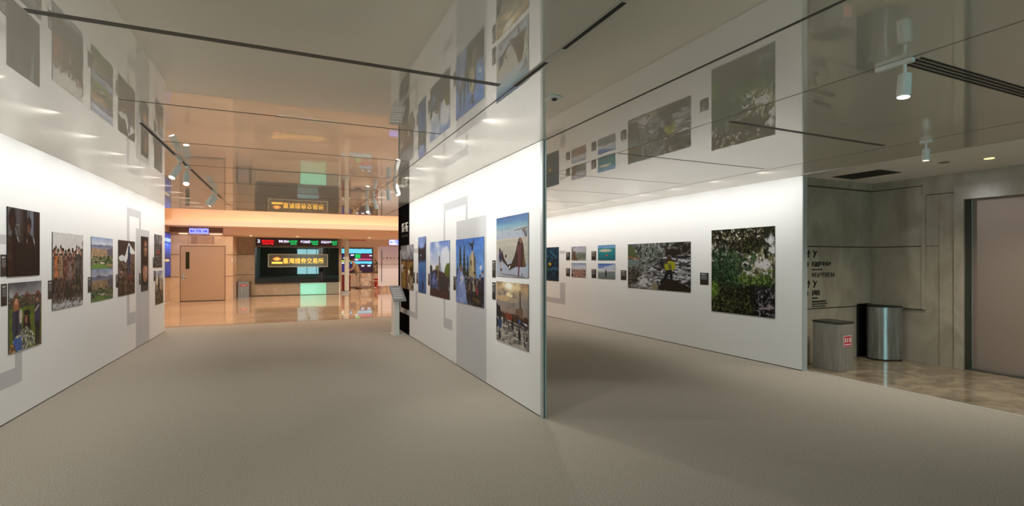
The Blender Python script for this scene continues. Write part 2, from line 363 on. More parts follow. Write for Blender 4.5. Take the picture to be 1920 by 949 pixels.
# double door with a narrow glass slot
dm = bmesh.new(); bbox(dm, dx0 + .02, LY + .01, 0.02, dx1 - .02, LY + .06, dz - .02)
door = struct(obj('door_2', dm, M_doorpaint))
bm = bmesh.new()
bbox(bm, dx0, LY - .01, 0, dx0 + .02, LY + .08, dz); bbox(bm, dx1 - .02, LY - .01, 0, dx1, LY + .08, dz); bbox(bm, dx0, LY - .01, dz - .02, dx1, LY + .08, dz); bbox(bm, dx0 + .02, LY, 0.0005, dx1 - .02, LY + .07, 0.02, 1)
obj('door_frame', bm, [mat('door_frame_paint', (120, 92, 66), .4), M_dark], door)
box('vision_panel', (-3.50, LY + .002, 1.22), (-3.38, LY + .012, 1.86), mat('dark_green_glass', (34, 34, 14), .1), door)
bm = bmesh.new(); bbox(bm, -3.60, LY - .002, 0.80, -3.55, LY + .012, 1.02); cyl(bm, (-3.575, LY - .05, .93), (-3.575, LY, .93), .02); bbox(bm, -3.59, LY - .06, .91, -3.47, LY - .045, .94)
obj('door_handle', bm, M_alu, door)
# upper lobby: cove, ledge, beam
bm = bmesh.new(); bbox(bm, -4.1, 22.3, 2.86, 9.1, 22.4, 3.85); struct(obj('wall_cove', bm, M_peach))
bm = bmesh.new(); bbox(bm, -4.0, 21.0, 2.80, 9.0, 22.3, 2.86); bbox(bm, -4.0, 21.0, 2.86, 9.0, 21.06, 2.985)
struct(obj('ceiling_cove_ledge', bm, M_peach))
tag(box('cove_light', (-3.95, 21.98, 2.861), (8.95, 22.04, 2.885), M_cove), 'long warm glowing light strip lying in the ceiling cove above the lobby', 'light strip')
bm = bmesh.new(); bbox(bm, -2.26, 21.9, 2.53, 9.0, 24.2, 2.80); struct(obj('ceiling_beam', bm, M_peach))
bm = bmesh.new(); bbox(bm, 2.25, 24.2, 2.70, 9.0, 29.6, 2.8); struct(obj('ceiling_office', bm, M_peach))
struct(box('wall_office_back', (2.2, 29.5, 0), (9.0, 29.6, 2.8), M_peach))
struct(box('wall_office_left', (2.15, 24.2, 0), (2.25, 29.5, 2.7), M_peach))
struct(box('slot_shade_strip', (-3.98, 21.97, 2.60), (-2.3, 21.999, 2.78), mat('slot_shade_paint', (128, 96, 72), .6)))  # dark strip painted in for the shade of a recessed slot
for x0, x1 in ((-3.70, -3.42), (-2.72, -2.30)):
    tag(box('strip_light', (x0, 21.93, 2.535), (x1, 21.96, 2.56), M_striplt), 'short glowing strip light %s the hanging sign above the lobby door' % ('left of' if x0 < -3 else 'right of'), 'strip light')
for x in (-1.35, 0.35, 3.25):
    o = bmesh.new(); cyl(o, (x, 22.0 + .35, 2.522), (x, 22.35, 2.5295), 0.045); o = obj('recessed_downlight', o, M_lensdim)
    tag(o, 'tiny lit recessed downlight in the peach beam ' + {-1.35: 'above the wall bin niche', .35: 'above the middle of the ticker board', 3.25: 'near the right end by the office'}[x], 'downlight', 'downlights in the lobby beam')

# hanging blue direction signs
def blue_sign(x0, x1, y, z0, z1, top, label, seed):
    t = thing('direction_sign', label, 'sign', ((x0 + x1) / 2, y, z0), 'blue lit direction signs')
    box('sign_panel', (x0, y - .04, z0), (x1, y + .04, z1), M_signb, t, .006)
    h = z1 - z0; cz = (z0 + z1) / 2; wd = x1 - x0
    for s, xx in ((1, x0 + .05 * wd), (-1, x1 - .05 * wd)):
        pts = [(xx, cz), (xx + s * .09 * wd, cz + .28 * h), (xx + s * .09 * wd, cz + .09 * h), (xx + s * .24 * wd, cz + .09 * h), (xx + s * .24 * wd, cz - .09 * h), (xx + s * .09 * wd, cz - .09 * h), (xx + s * .09 * wd, cz - .28 * h)]
        bm = bmesh.new(); prism(bm, pts if s > 0 else list(reversed(pts)), lambda a, b, d: (a, y - .0445 + d, b), .004); obj('arrow', bm, M_signd, t)
    bm = bmesh.new(); r = random.Random(seed)
    for k in range(2):
        for a, b, c, d in glyph_rects(r):
            bx = x0 + wd * (.36 + .15 * k); bbox(bm, bx + a * .12 * wd, y - .0445, z0 + h * (.25 + .5 * b), bx + c * .12 * wd, y - .0405, z0 + h * (.25 + .5 * min(d, 1)))
    obj('lettering', bm, M_signd, t)
    for xx in (x0 + .15 * wd, x1 - .15 * wd): bm = bmesh.new(); cyl(bm, (xx, y, z1), (xx, y, top), .008, seg=8); obj('hanger', bm, M_alu, t)
blue_sign(-3.26, -2.66, 21.2, 2.51, 2.71, 2.80, 'blue lit sign with two arrows hanging above the beige lobby door', 3)
blue_sign(4.62, 5.30, 25.2, 2.31, 2.60, 2.70, 'blue lit sign with arrows hanging at the white office panel', 5)

# black glass feature wall, plaque and ticker board
sw = thing('company_sign_wall', 'large black glass panel with gold lit company characters in the lobby', 'sign', (0.4, 23.95, 0.54))
box('glass_panel', (-1.29, 23.88, 0.55), (2.11, 23.98, 2.10), M_bglass, sw)
pl = box('name_plate', (-0.77, 23.845, 1.27), (1.62, 23.872, 1.80), M_smoke, sw)
bm = bmesh.new()
for a, b in (((-.79, 1.25), (1.64, 1.27)), ((-.79, 1.80), (1.64, 1.82)), ((-.79, 1.25), (-.77, 1.82)), ((1.62, 1.25), (1.64, 1.82))):
    bbox(bm, a[0], 23.84, a[1], b[0], 23.873, b[1])
obj('plate_edge', bm, M_plateedge, pl)
bm = bmesh.new()
prism(bm, [(-.61, 1.60), (-.52, 1.67), (-.44, 1.69), (-.36, 1.67), (-.26, 1.60), (-.35, 1.54), (-.44, 1.525), (-.53, 1.54)], lambda a, b, d: (a, 23.838 + d, b), .006)
cyl(bm, (-.435, 23.835, 1.605), (-.435, 23.838, 1.605), .04, mi=1, seg=16)
obj('emblem', bm, [M_orange, M_gold], pl)
box('emblem_caption', (-.64, 23.838, 1.395), (-.22, 23.844, 1.48), M_gold, pl)
def text_mesh(s, size, name, m, parent, x, y, z, width=None, ext=.004):
    cu = bpy.data.curves.new('tmp', 'FONT'); cu.body = s; cu.size = size; cu.extrude = ext; cu.offset = .001
    o = bpy.data.objects.new('tmp', cu); C.objects.link(o); bpy.context.view_layer.update()
    me = bpy.data.meshes.new_from_object(o.evaluated_get(bpy.context.evaluated_depsgraph_get())); bpy.data.objects.remove(o)
    co = np.empty(len(me.vertices) * 3); me.vertices.foreach_get('co', co); co = co.reshape(-1, 3)
    co[:, :2] -= co[:, :2].min(0); sx = (width / co[:, 0].max()) if width else 1
    new = np.stack([x + co[:, 0] * sx, y + 0 * co[:, 0] - co[:, 2], z + co[:, 1]], 1)
    me.vertices.foreach_set('co', new.ravel()); me.materials.clear(); me.materials.append(m); me.update(); me.name = name
    t = bpy.data.objects.new(name, me); C.objects.link(t)
    t.parent = parent; t.matrix_parent_inverse = Matrix.Translation(-parent.location)
    return t
text_mesh('臺灣證券交易所', .26, 'gold_characters', M_gold, pl, -.20, 23.838, 1.40, 1.66)
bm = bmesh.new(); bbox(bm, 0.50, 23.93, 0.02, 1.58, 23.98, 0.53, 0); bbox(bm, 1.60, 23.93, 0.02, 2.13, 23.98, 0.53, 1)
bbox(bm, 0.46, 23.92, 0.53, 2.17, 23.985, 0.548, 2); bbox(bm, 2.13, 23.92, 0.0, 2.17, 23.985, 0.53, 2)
tag(obj('mint_glass_panel', bm, [M_mint, M_gglass, M_white]), 'low mint glass panel with a bright reflection put in as glow, standing under the black company sign', 'glass panel')

tk = thing('ticker_board', 'long led ticker board with white red and green characters above the black panel', 'led board', (0.4, 23.9, 2.17))
box('housing', (-1.26, 23.86, 2.17), (2.07, 23.96, 2.50), M_led_b, tk)
def leds(x0, x1, z0, z1, m, seed, n):
    bm = bmesh.new(); r = random.Random(seed); wch = (x1 - x0) / n
    for k in range(n):
        for a, b, c, d in glyph_rects(r): bbox(bm, x0 + (k + a) * wch, 23.852, z0 + b * (z1 - z0), x0 + (k + c) * wch, 23.858, z0 + min(1, d) * (z1 - z0))
    obj('led_characters', bm, m, tk)
leds(-1.20, -1.10, 2.30, 2.44, M_led_w, 1, 1); leds(-1.04, -.55, 2.34, 2.42, M_led_r, 2, 6); leds(-1.0, -.56, 2.23, 2.32, M_led_r, 12, 5)
leds(-.38, .02, 2.31, 2.42, M_led_w, 3, 4); leds(.03, .38, 2.33, 2.42, M_led_g, 4, 5); leds(.1, .36, 2.23, 2.31, M_led_g, 14, 3)
leds(.50, .90, 2.31, 2.42, M_led_w, 5, 4); leds(.92, 1.24, 2.33, 2.42, M_led_g, 6, 5); leds(.98, 1.22, 2.23, 2.31, M_led_g, 16, 3)
leds(1.36, 1.78, 2.31, 2.42, M_led_w, 7, 5); leds(1.79, 2.04, 2.33, 2.42, M_led_g, 8, 4); leds(1.84, 2.02, 2.23, 2.31, M_led_g, 18, 3)

# niche bin, wall switch, wall display
nb = thing('litter_bin', 'small steel litter bin with red oval label in the lobby niche', 'bin', (-1.69, 23.6, 0))
box('bin_body', (-1.90, 23.45, 0.0), (-1.48, 23.75, .66), M_steel, nb, .006)
bm = bmesh.new(); bbox(bm, -1.97, 23.43, 0, -1.905, 23.78, .66); obj('side_post', bm, mat('brown_post', (84, 58, 44), .4), nb); bm = bmesh.new(); bbox(bm, -1.475, 23.43, 0, -1.42, 23.78, .66); nb.location = (-1.69, 23.6, 0)
obj('side_post', bm, mat('brown_post', (84, 58, 44), .4), nb)
bm = bmesh.new(); pts = [(-1.69 + .16 * math.cos(t * PI / 10), .50 + .045 * math.sin(t * PI / 10)) for t in range(20)]
prism(bm, pts, lambda a, b, d: (a, 23.444 + d, b), .005); bbox(bm, -1.77, 23.442, .48, -1.72, 23.4438, .52, 1); bbox(bm, -1.70, 23.442, .48, -1.67, 23.4438, .52, 1); bbox(bm, -1.65, 23.442, .48, -1.60, 23.4438, .52, 1)
obj('bin_label', bm, [M_redlabel, M_labelw], nb)
tag(box('wall_switch', (-1.99, 21.985, 1.47), (-1.955, 21.999, 1.63), M_white, None, .002), 'white wall switch on the stone corner beside the lobby bin niche', 'switch')
dp = thing('wall_display', 'blue lit digital display on the lobby side wall just past the left exhibition wall', 'screen', (-3.98, 21.4, .93))
box('housing', (-3.999, 20.45, 0.93), (-3.95, 21.92, 2.56), mat('display_bezel', (20, 22, 40), .3), dp)

# ------------------------------------------------------------ picture painting (procedural)
def noise2(h, w, fy, fx, rs, octv=4):
    out = np.zeros((h, w)); amp = 1; tot = 0
    for o in range(octv):
        gy, gx = max(2, int(fy * 2**o) + 2), max(2, int(fx * 2**o) + 2)
        g_ = rs.rand(gy, gx)
        y = np.linspace(0, gy - 1.001, h); x = np.linspace(0, gx - 1.001, w)
        yi = y.astype(int); xi = x.astype(int); ty = (y - yi)[:, None]; tx_ = (x - xi)[None]
        ty = ty * ty * (3 - 2 * ty); tx_ = tx_ * tx_ * (3 - 2 * tx_)
        a = g_[yi][:, xi]; b = g_[yi][:, xi + 1]; c = g_[yi + 1][:, xi]; d = g_[yi + 1][:, xi + 1]
        out += amp * ((a * (1 - tx_) + b * tx_) * (1 - ty) + (c * (1 - tx_) + d * tx_) * ty); tot += amp; amp *= .6
    return out / tot
class Art:
    def __init__(s, w, h, seed, asp):
        s.w, s.h = w, h; s.rs = np.random.RandomState(seed); s.asp = asp
        s.V, s.U = np.meshgrid(np.linspace(0, 1, h), np.linspace(0, 1, w), indexing='ij'); s.a = np.zeros((h, w, 3))
        s.U0, s.V0 = s.U, s.V; s.warp(.014, 14)
    def warp(s, amp, f):
        s.U = s.U0 + (noise2(s.h, s.w, f, f * .7, s.rs, 3) - .5) * 2 * amp; s.V = s.V0 + (noise2(s.h, s.w, f, f * .7, s.rs, 3) - .5) * 2 * amp * .8
    def tex(s, f, th, k, c, m=1, o=4, fx=None):
        n = noise2(s.h, s.w, f, fx or f, s.rs, o); s.mix(m * np.clip((n - th) * k, 0, 1), c)
    def soft(s, u, v, ru, rv, n=.5, f=10):
        d = np.hypot((s.U - u) / ru, (s.V - v) / rv) + (noise2(s.h, s.w, f, f, s.rs, 4) - .5) * 2 * n; return np.clip((1 - d) * 3, 0, 1)
    def grad(s, *st, y0=0, y1=1, wob=0.0):
        v = s.V + (s.noise(2, 3) - .5) * wob
        vs = [p for p, _ in st]
        for k in range(3):
            col = np.interp(v, vs, [c[k] for _, c in st]); m = (v >= y0) & (v <= y1); s.a[..., k][m] = col[m]
    def noise(s, fy, fx, o=4): return noise2(s.h, s.w, fy, fx, s.rs, o)
    def mix(s, m, c): m = np.clip(m, 0, 1)[..., None]; s.a = s.a * (1 - m) + np.array(c, float) * m
    def shade(s, fy, fx, amt, m=None, o=4):
        n = (s.noise(fy, fx, o) - .5) * 2 * amt; n = n * (m if m is not None else 1); s.a = s.a * (1 + n[..., None])
    def rect(s, u0, v0, u1, v1): return ((s.U >= u0) & (s.U <= u1) & (s.V >= v0) & (s.V <= v1)).astype(float)
    def ell(s, u, v, ru, rv): return np.clip((1 - ((s.U - u) / ru)**2 - ((s.V - v) / rv)**2) * 4, 0, 1)
    def poly(s, pts):
        ins = np.zeros(s.U.shape, bool); n = len(pts)
        for i in range(n):
            x0, y0 = pts[i]; x1, y1 = pts[(i + 1) % n]
            if y0 == y1: continue
            c = ((y0 > s.V) != (y1 > s.V)) & (s.U < (x1 - x0) * (s.V - y0) / (y1 - y0) + x0); ins ^= c
        return ins.astype(float)
    def P(s, pts, c): s.mix(s.poly(pts), c)
    def E(s, u, v, ru, rv, c, k=1): s.mix(s.ell(u, v, ru, rv) * k, c)
    def R(s, u0, v0, u1, v1, c, k=1): s.mix(s.rect(u0, v0, u1, v1) * k, c)
    def line(s, u0, v0, u1, v1, wd, c):
        d = np.array([u1 - u0, v1 - v0]); L = (d**2).sum(); t = np.clip(((s.U - u0) * d[0] + (s.V - v0) * d[1]) / L, 0, 1)
        q = np.hypot(s.U - u0 - t * d[0], (s.V - v0 - t * d[1]) * s.asp); s.mix(np.clip((wd - q) / wd * 2, 0, 1), c)
    def ridge(s, base, amp, fx, c, yb=1.0, o=4):
        r = noise2(2, s.w, 1, fx, s.rs, o)[0]; m = (s.V > (base - amp * (r - .5) * 2)[None]) & (s.V < yb); s.mix(m.astype(float), c); return m.astype(float)
    def speck(s, m, cols, n, ru, rv):
        ys, xs = np.nonzero(m > .5)
        if len(ys) == 0: return
        for i in s.rs.randint(0, len(ys), n):
            u, v = s.U0[0, xs[i]], s.V0[ys[i], 0]; k = .6 + .8 * s.rs.rand()
            a0, a1 = max(0, int((v - rv * k) * s.h)), min(s.h, int((v + rv * k) * s.h) + 2); b0, b1 = max(0, int((u - ru * k) * s.w)), min(s.w, int((u + ru * k) * s.w) + 2)
            e = ((s.U0[a0:a1, b0:b1] - u) / (ru * k))**2 + ((s.V0[a0:a1, b0:b1] - v) / (rv * k))**2 < 1
            s.a[a0:a1, b0:b1][e] = cols[s.rs.randint(len(cols))]
    def person(s, u, top, bot, wd, coat, hair=(35, 28, 26), legs=(30, 30, 34), face=(176, 132, 110)):
        H = bot - top; hd = H * .065
        s.P([(u - wd * .9, top + H * .17), (u + wd * .9, top + H * .17), (u + wd, top + H * .58), (u - wd, top + H * .58)], coat)
        s.P([(u - wd * .8, top + H * .55), (u + wd * .8, top + H * .55), (u + wd * .6, bot), (u + wd * .12, bot), (u, top + H * .66), (u - wd * .12, bot), (u - wd * .6, bot)], legs)
        s.E(u, top + hd * .8, wd * .50, hd * 1.15, hair); s.E(u, top + hd * 1.3, wd * .36, hd * .8, face)

def a_soldiers(A):
    a_soldiers0(A); A.a *= .78; A.tex(14, .55, 7, (12, 11, 12), A.rect(0, .4, 1, 1) * .6, 4)
def a_soldiers0(A):
    A.grad((0, (92, 96, 102)), (.5, (40, 40, 44)), (1, (14, 12, 12)))
    for u, wd, c in ((.02, .10, (110, 112, 110)), (.2, .05, (18, 16, 18)), (.3, .09, (84, 84, 88)), (.43, .06, (62, 52, 44)), (.52, .06, (18, 14, 14)), (.74, .07, (120, 132, 146)), (.9, .12, (26, 20, 20))):
        A.R(u - wd, 0, u + wd, .75, c, .8)
    A.shade(3, 14, .35)
    A.R(0, .42, .2, 1, (66, 42, 26), .8)
    A.R(.36, .5, .62, 1, (14, 12, 12))
    A.E(.13, .16, .11, .16, (14, 12, 16)); A.E(.12, .24, .07, .10, (52, 32, 28)); A.P([(.12, .34), (.3, .42), (.40, .6), (.42, 1), (.16, 1)], (18, 17, 18))
    A.line(.28, .42, .36, .55, .018, (190, 200, 205)); A.line(.22, .30, .26, .38, .015, (130, 145, 160))
    A.E(.65, .20, .075, .11, (12, 12, 14)); A.E(.63, .28, .06, .08, (104, 72, 54)); A.P([(.55, .45), (.66, .36), (.82, .44), (.88, .62), (.86, 1), (.55, 1)], (22, 21, 20))
    A.line(.78, .42, .87, .58, .02, (200, 205, 200)); A.line(.58, .44, .565, .56, .014, (165, 160, 150)); A.line(.25, .24, .33, .24, .01, (160, 150, 140))
    A.R(.85, .55, 1, 1, (34, 20, 20), .7); A.speck(A.rect(.18, .5, .85, 1), [(34, 34, 32), (12, 12, 12), (46, 38, 30), (26, 26, 32)], 500, .02, .012)
def a_funeral(A):
    A.grad((0, (96, 98, 102)), (.12, (128, 129, 132)), (.3, (176, 176, 178)), y1=1); A.shade(3, 2, .35)
    A.ridge(.27, .05, 9, (58, 66, 52)); 
    for u, w_, c in ((.2, .1, (110, 64, 58)), (.52, .12, (124, 74, 66)), (.7, .06, (150, 130, 118)), (.88, .13, (120, 66, 58))):
        A.P([(u - w_, .30), (u - w_ * .8, .20), (u, .13 if u != .7 else .19), (u + w_ * .8, .2), (u + w_, .30)], c); A.R(u - w_ * .9, .28, u + w_ * .9, .34, (120, 110, 96), .6)
    A.speck(A.rect(.0, .2, 1, .36), [(50, 62, 44), (70, 76, 58), (96, 66, 54)], 200, .03, .012)
    A.R(0, .37, 1, 1, (92, 108, 40)); A.shade(10, 6, .22, A.rect(0, .37, 1, 1))
    A.P([(.8, 1), (.78, .86), (1, .84), (1, 1)], (104, 92, 66))
    A.E(.2, .34, .09, .11, (160, 98, 66)); A.E(.2, .28, .05, .05, (204, 150, 120)); A.P([(.08, .42), (.28, .4), (.36, .55), (.36, .86), (.1, .88)], (54, 58, 82)); A.R(.17, .42, .24, .9, (34, 36, 48), .8)
    A.E(.33, .5, .05, .12, (196, 180, 170)); A.R(.42, .42, .62, .49, (24, 24, 28)); A.P([(.42, .5), (.6, .5), (.62, .72), (.4, .7)], (32, 26, 26)); A.E(.5, .56, .04, .07, (156, 96, 74)); A.line(.53, .2, .53, .42, .012, (40, 40, 40)); A.line(.58, .5, .64, .72, .014, (24, 22, 22))
    A.person(.86, .22, .97, .1, (48, 54, 78), (46, 34, 32), (22, 22, 30)); A.line(.78, .45, .9, .38, .02, (196, 170, 150))
    fl = A.poly([(.1, 1), (.12, .82), (.3, .72), (.5, .66), (.72, .78), (.78, .95), (.7, 1)])
    A.mix(fl, (70, 78, 64)); A.speck(fl, [(200, 200, 196), (150, 156, 130), (64, 80, 56), (206, 196, 120), (110, 118, 110), (226, 224, 220)], 700, .012, .007); A.tex(30, .56, 8, (50, 58, 48), fl * .7, 3)
    A.speck(A.poly([(.1, .98), (.14, .80), (.34, .79), (.38, .98)]), [(40, 88, 196), (30, 66, 150), (84, 130, 214), (60, 74, 90)], 300, .013, .008); A.speck(A.rect(0, .88, .16, 1), [(150, 110, 60), (90, 70, 40), (190, 150, 90)], 60, .02, .012)
def a_group(A):
    A.warp(.008, 16); A.grad((0, (206, 204, 200)), (.8, (216, 216, 214)), (1, (180, 180, 182))); r = A.rs
    for k in range(9): A.person(.05 + k * .115, .20 + .03 * r.rand(), .9, .075, (44 + r.randint(30), 40, 40), legs=(34, 32, 34))
    A.mix(A.rect(0, .27, 1, .86) * .9, (56, 48, 46))
    cols = [(120, 118, 112), (206, 118, 58), (128, 108, 84), (150, 122, 92), (84, 62, 48), (100, 62, 54), (104, 72, 60), (130, 108, 104), (122, 88, 84), (110, 90, 66), (64, 66, 68), (58, 64, 70), (44, 48, 54), (90, 82, 66)]
    tops = [.23, .18, .22, .17, .21, .27, .22, .26, .22, .24, .16, .17, .2, .09]
    for k in (0, 2, 4, 6, 8, 11, 1, 3, 5, 7, 9, 10, 12, 13): A.person(.02 + k * .075, tops[k], .90 + .05 * r.rand(), .056, cols[k], legs=(26 + r.randint(34), 26 + r.randint(24), 34))
    g = A.rect(0, .31, 1, .93); A.tex(20, .52, 7, (36, 30, 30), g * .75, 4, 34); A.tex(14, .56, 8, (150, 112, 90), g * .55, 4, 26); A.tex(10, .56, 8, (120, 122, 124), g * .4, 3, 34)
    b = A.rect(0, .88, 1, 1); A.tex(12, .45, 7, (172, 172, 176), b, 3, 14); A.tex(20, .56, 8, (80, 78, 80), b * .8, 3, 20)
def a_valley(A):
    A.grad((0, (150, 168, 206)), (.18, (206, 212, 226))); A.shade(3, 3, .12)
    A.ridge(.22, .07, 6, (116, 122, 150)); A.ridge(.30, .05, 8, (140, 140, 156), o=5)
    m = A.ridge(.37, .06, 3, (164, 138, 108)); A.shade(10, 20, .35, m, 5); A.P([(.7, .38), (1, .3), (1, .6), (.75, .6)], (104, 98, 112))
    m = A.ridge(.67, .03, 6, (84, 112, 62)); A.shade(12, 12, .35, m, 4)
    A.speck(A.rect(0, .6, 1, .86), [(42, 66, 40), (58, 84, 48), (112, 120, 88), (150, 146, 120), (34, 50, 36)], 170, .03, .02); A.E(.48, .82, .12, .03, (206, 196, 180)); A.P([(0, .9), (.3, .84), (.62, .9), (.8, 1), (0, 1)], (108, 146, 70)); A.P([(.6, .84), (1, .86), (1, .95), (.75, .94)], (150, 130, 98))
def a_valley2(A):
    a_valley(A); A.shade(6, 6, .2); A.a = A.a * .86; A.R(0, .14, 1, .2, (168, 168, 178), .3); A.E(.75, .93, .18, .05, (60, 108, 62))
def a_tent(A):
    A.grad((0, (62, 54, 48)), (.5, (104, 84, 70)), (1, (42, 28, 26))); A.shade(7, 7, .5)
    A.P([(.6, .03), (1, .2), (1, .3), (.68, .22), (.5, .34), (.42, .42), (.30, .36)], (226, 228, 226)); A.P([(.0, .0), (.5, .02), (.55, .06), (.3, .3), (0, .26)], (50, 42, 38)); A.E(.2, .32, .2, .06, (216, 222, 224))
    A.P([(.7, .24), (1, .24), (1, .5), (.8, .5)], (110, 92, 78)); A.P([(.56, .1), (.62, .1), (.70, .62), (.5, .62)], (48, 58, 86)); A.E(.16, .62, .09, .07, (196, 180, 168)); A.E(.68, .72, .14, .12, (110, 50, 50)); A.line(.4, .75, .42, .98, .02, (170, 140, 110))
    g = A.rect(0, .4, 1, 1); A.tex(12, .5, 8, (34, 24, 24), g, 4, 10); A.tex(14, .55, 8, (120, 90, 72), g * .7, 4, 12); A.line(.63, .12, .66, .6, .05, (44, 56, 88))
def a_faces(A):
    A.grad((0, (32, 24, 20)), (1, (26, 22, 22))); A.E(.6, .22, .3, .17, (128, 92, 70)); A.E(.66, .2, .12, .1, (172, 130, 104)); A.E(.66, .19, .34, .012, (54, 34, 26)); A.R(.5, .27, .8, .285, (90, 50, 40)); A.E(.55, .65, .38, .20, (150, 108, 84)); A.E(.62, .66, .2, .12, (200, 156, 128)); A.line(.55, .6, .56, .72, .04, (110, 70, 56)); A.E(.55, .77, .16, .012, (120, 60, 50)); A.E(.5, .47, .5, .07, (40, 30, 28)); A.R(0, .9, 1, 1, (66, 70, 84), .7); A.shade(10, 4, .25)
def a_redspot(A):
    A.grad((0, (120, 124, 128)), (1, (66, 64, 64))); A.shade(9, 7, .6, o=5); A.P([(.1, 0), (.2, 0), (.3, .5), (.2, .5)], (36, 38, 40)); A.E(.5, .56, .2, .09, (196, 60, 52)); A.E(.9, .32, .14, .06, (130, 60, 52)); A.speck(A.rect(0, .3, 1, 1), [(40, 40, 42), (110, 108, 104), (60, 52, 46)], 200, .05, .02)
def a_smoke(A):
    A.grad((0, (150, 166, 188)), (.3, (190, 180, 160)), (.55, (150, 130, 104)), (1, (54, 42, 34))); A.shade(5, 4, .5); A.P([(.3, .3), (.42, .05), (.5, .3), (.55, .8), (.3, .8)], (30, 28, 28)); A.ridge(.6, .1, 6, (48, 40, 34)); A.speck(A.rect(0, .6, 1, 1), [(90, 76, 58), (30, 26, 24), (130, 112, 86)], 200, .05, .02)
def a_storm(A):
    A.grad((0, (150, 152, 160)), (.3, (110, 114, 122)), (.36, (60, 62, 66))); A.shade(4, 5, .7, A.rect(0, 0, 1, .33)); m = A.rect(0, .33, 1, 1); A.mix(m, (132, 104, 48)); A.shade(14, 5, .4, m)
    A.ridge(.33, .03, 7, (40, 40, 36), .37); A.P([(.38, .38), (.52, .38), (.62, 1), (.42, 1)], (92, 50, 24)); A.E(.12, .48, .12, .05, (200, 198, 196)); A.E(.14, .56, .06, .07, (180, 178, 180)); A.E(.3, .52, .1, .03, (30, 26, 22)); A.line(.62, .58, .72, .95, .03, (226, 222, 210)); A.E(.68, .6, .08, .05, (220, 214, 200)); A.P([(.75, .5), (1, .46), (1, 1), (.85, 1)], (52, 36, 20)); A.speck(A.rect(.55, .7, 1, 1), [(180, 170, 150), (60, 40, 20), (120, 92, 50)], 120, .03, .03)
def a_dusk(A):
    A.grad((0, (118, 146, 206)), (.18, (140, 164, 214)), (.22, (30, 44, 60)), (.4, (24, 38, 54)), (.48, (66, 116, 176)), (.6, (54, 104, 168)), (1, (44, 88, 150)))
    for u, t in ((.05, .06), (.15, .12), (.9, .05), (.8, .12), (.98, .02), (.3, .17), (.7, .16), (.45, .2), (.6, .2)): A.P([(u, t), (u + .13, .4), (u - .13, .4)], (20, 32, 44))
    A.E(.35, .33, .08, .02, (120, 180, 220)); A.E(.6, .88, .12, .1, (16, 28, 50)); A.line(.5, .6, .52, .95, .03, (24, 46, 84)); A.shade(12, 4, .22)
def a_statue(A):
    A.grad((0, (104, 138, 206)), (.25, (176, 194, 226)), (.5, (222, 226, 236))); n = A.noise(3, 3); A.mix(np.clip((n - .45) * 4, 0, .85) * (A.V < .5), (234, 238, 246))
    A.E(.95, .55, .2, .17, (92, 108, 44)); A.E(.05, .55, .1, .13, (42, 56, 50)); A.E(.4, .5, .1, .08, (120, 120, 64)); m = A.poly([(.02, .62), (.2, .52), (.5, .50), (.75, .56), (.95, .66), (1, 1), (0, 1)]); A.mix(m, (62, 50, 58)); A.P([(0, .56), (.2, .54), (.35, .62), (.5, .85), (0, .88)], (70, 96, 154)); A.P([(.5, .62), (.8, .64), (.8, .88), (.55, .9)], (30, 44, 50)); A.R(0, .88, 1, 1, (54, 36, 38))
    g = (A.V > .54).astype(float); A.tex(14, .5, 7, (34, 28, 36), g * .8, 5, 12); A.tex(18, .56, 8, (112, 84, 80), g * .6, 4, 16); A.tex(18, .54, 9, (146, 166, 210), A.soft(.2, .72, .3, .14, .6) * .9, 4, 16); A.tex(20, .55, 9, (30, 40, 74), A.soft(.25, .74, .3, .14, .6), 4, 16); A.tex(16, .55, 8, (84, 40, 42), A.rect(0, .86, 1, 1) * .7, 4, 14)
    A.P([(.46, .54), (.485, .34), (.47, .3), (.49, .26), (.52, .255), (.55, .29), (.535, .36), (.55, .42), (.58, .54)], (120, 114, 108)); A.P([(.41, .70), (.44, .45), (.47, .45), (.465, .7)], (128, 112, 92)); A.P([(.52, .5), (.55, .36), (.62, .48), (.6, .56)], (150, 160, 186)); A.P([(.5, .62), (.8, .64), (.8, .86), (.55, .88)], (32, 42, 48)); A.tex(14, .5, 6, (58, 56, 58), A.rect(.5, .62, .8, .88), 4)
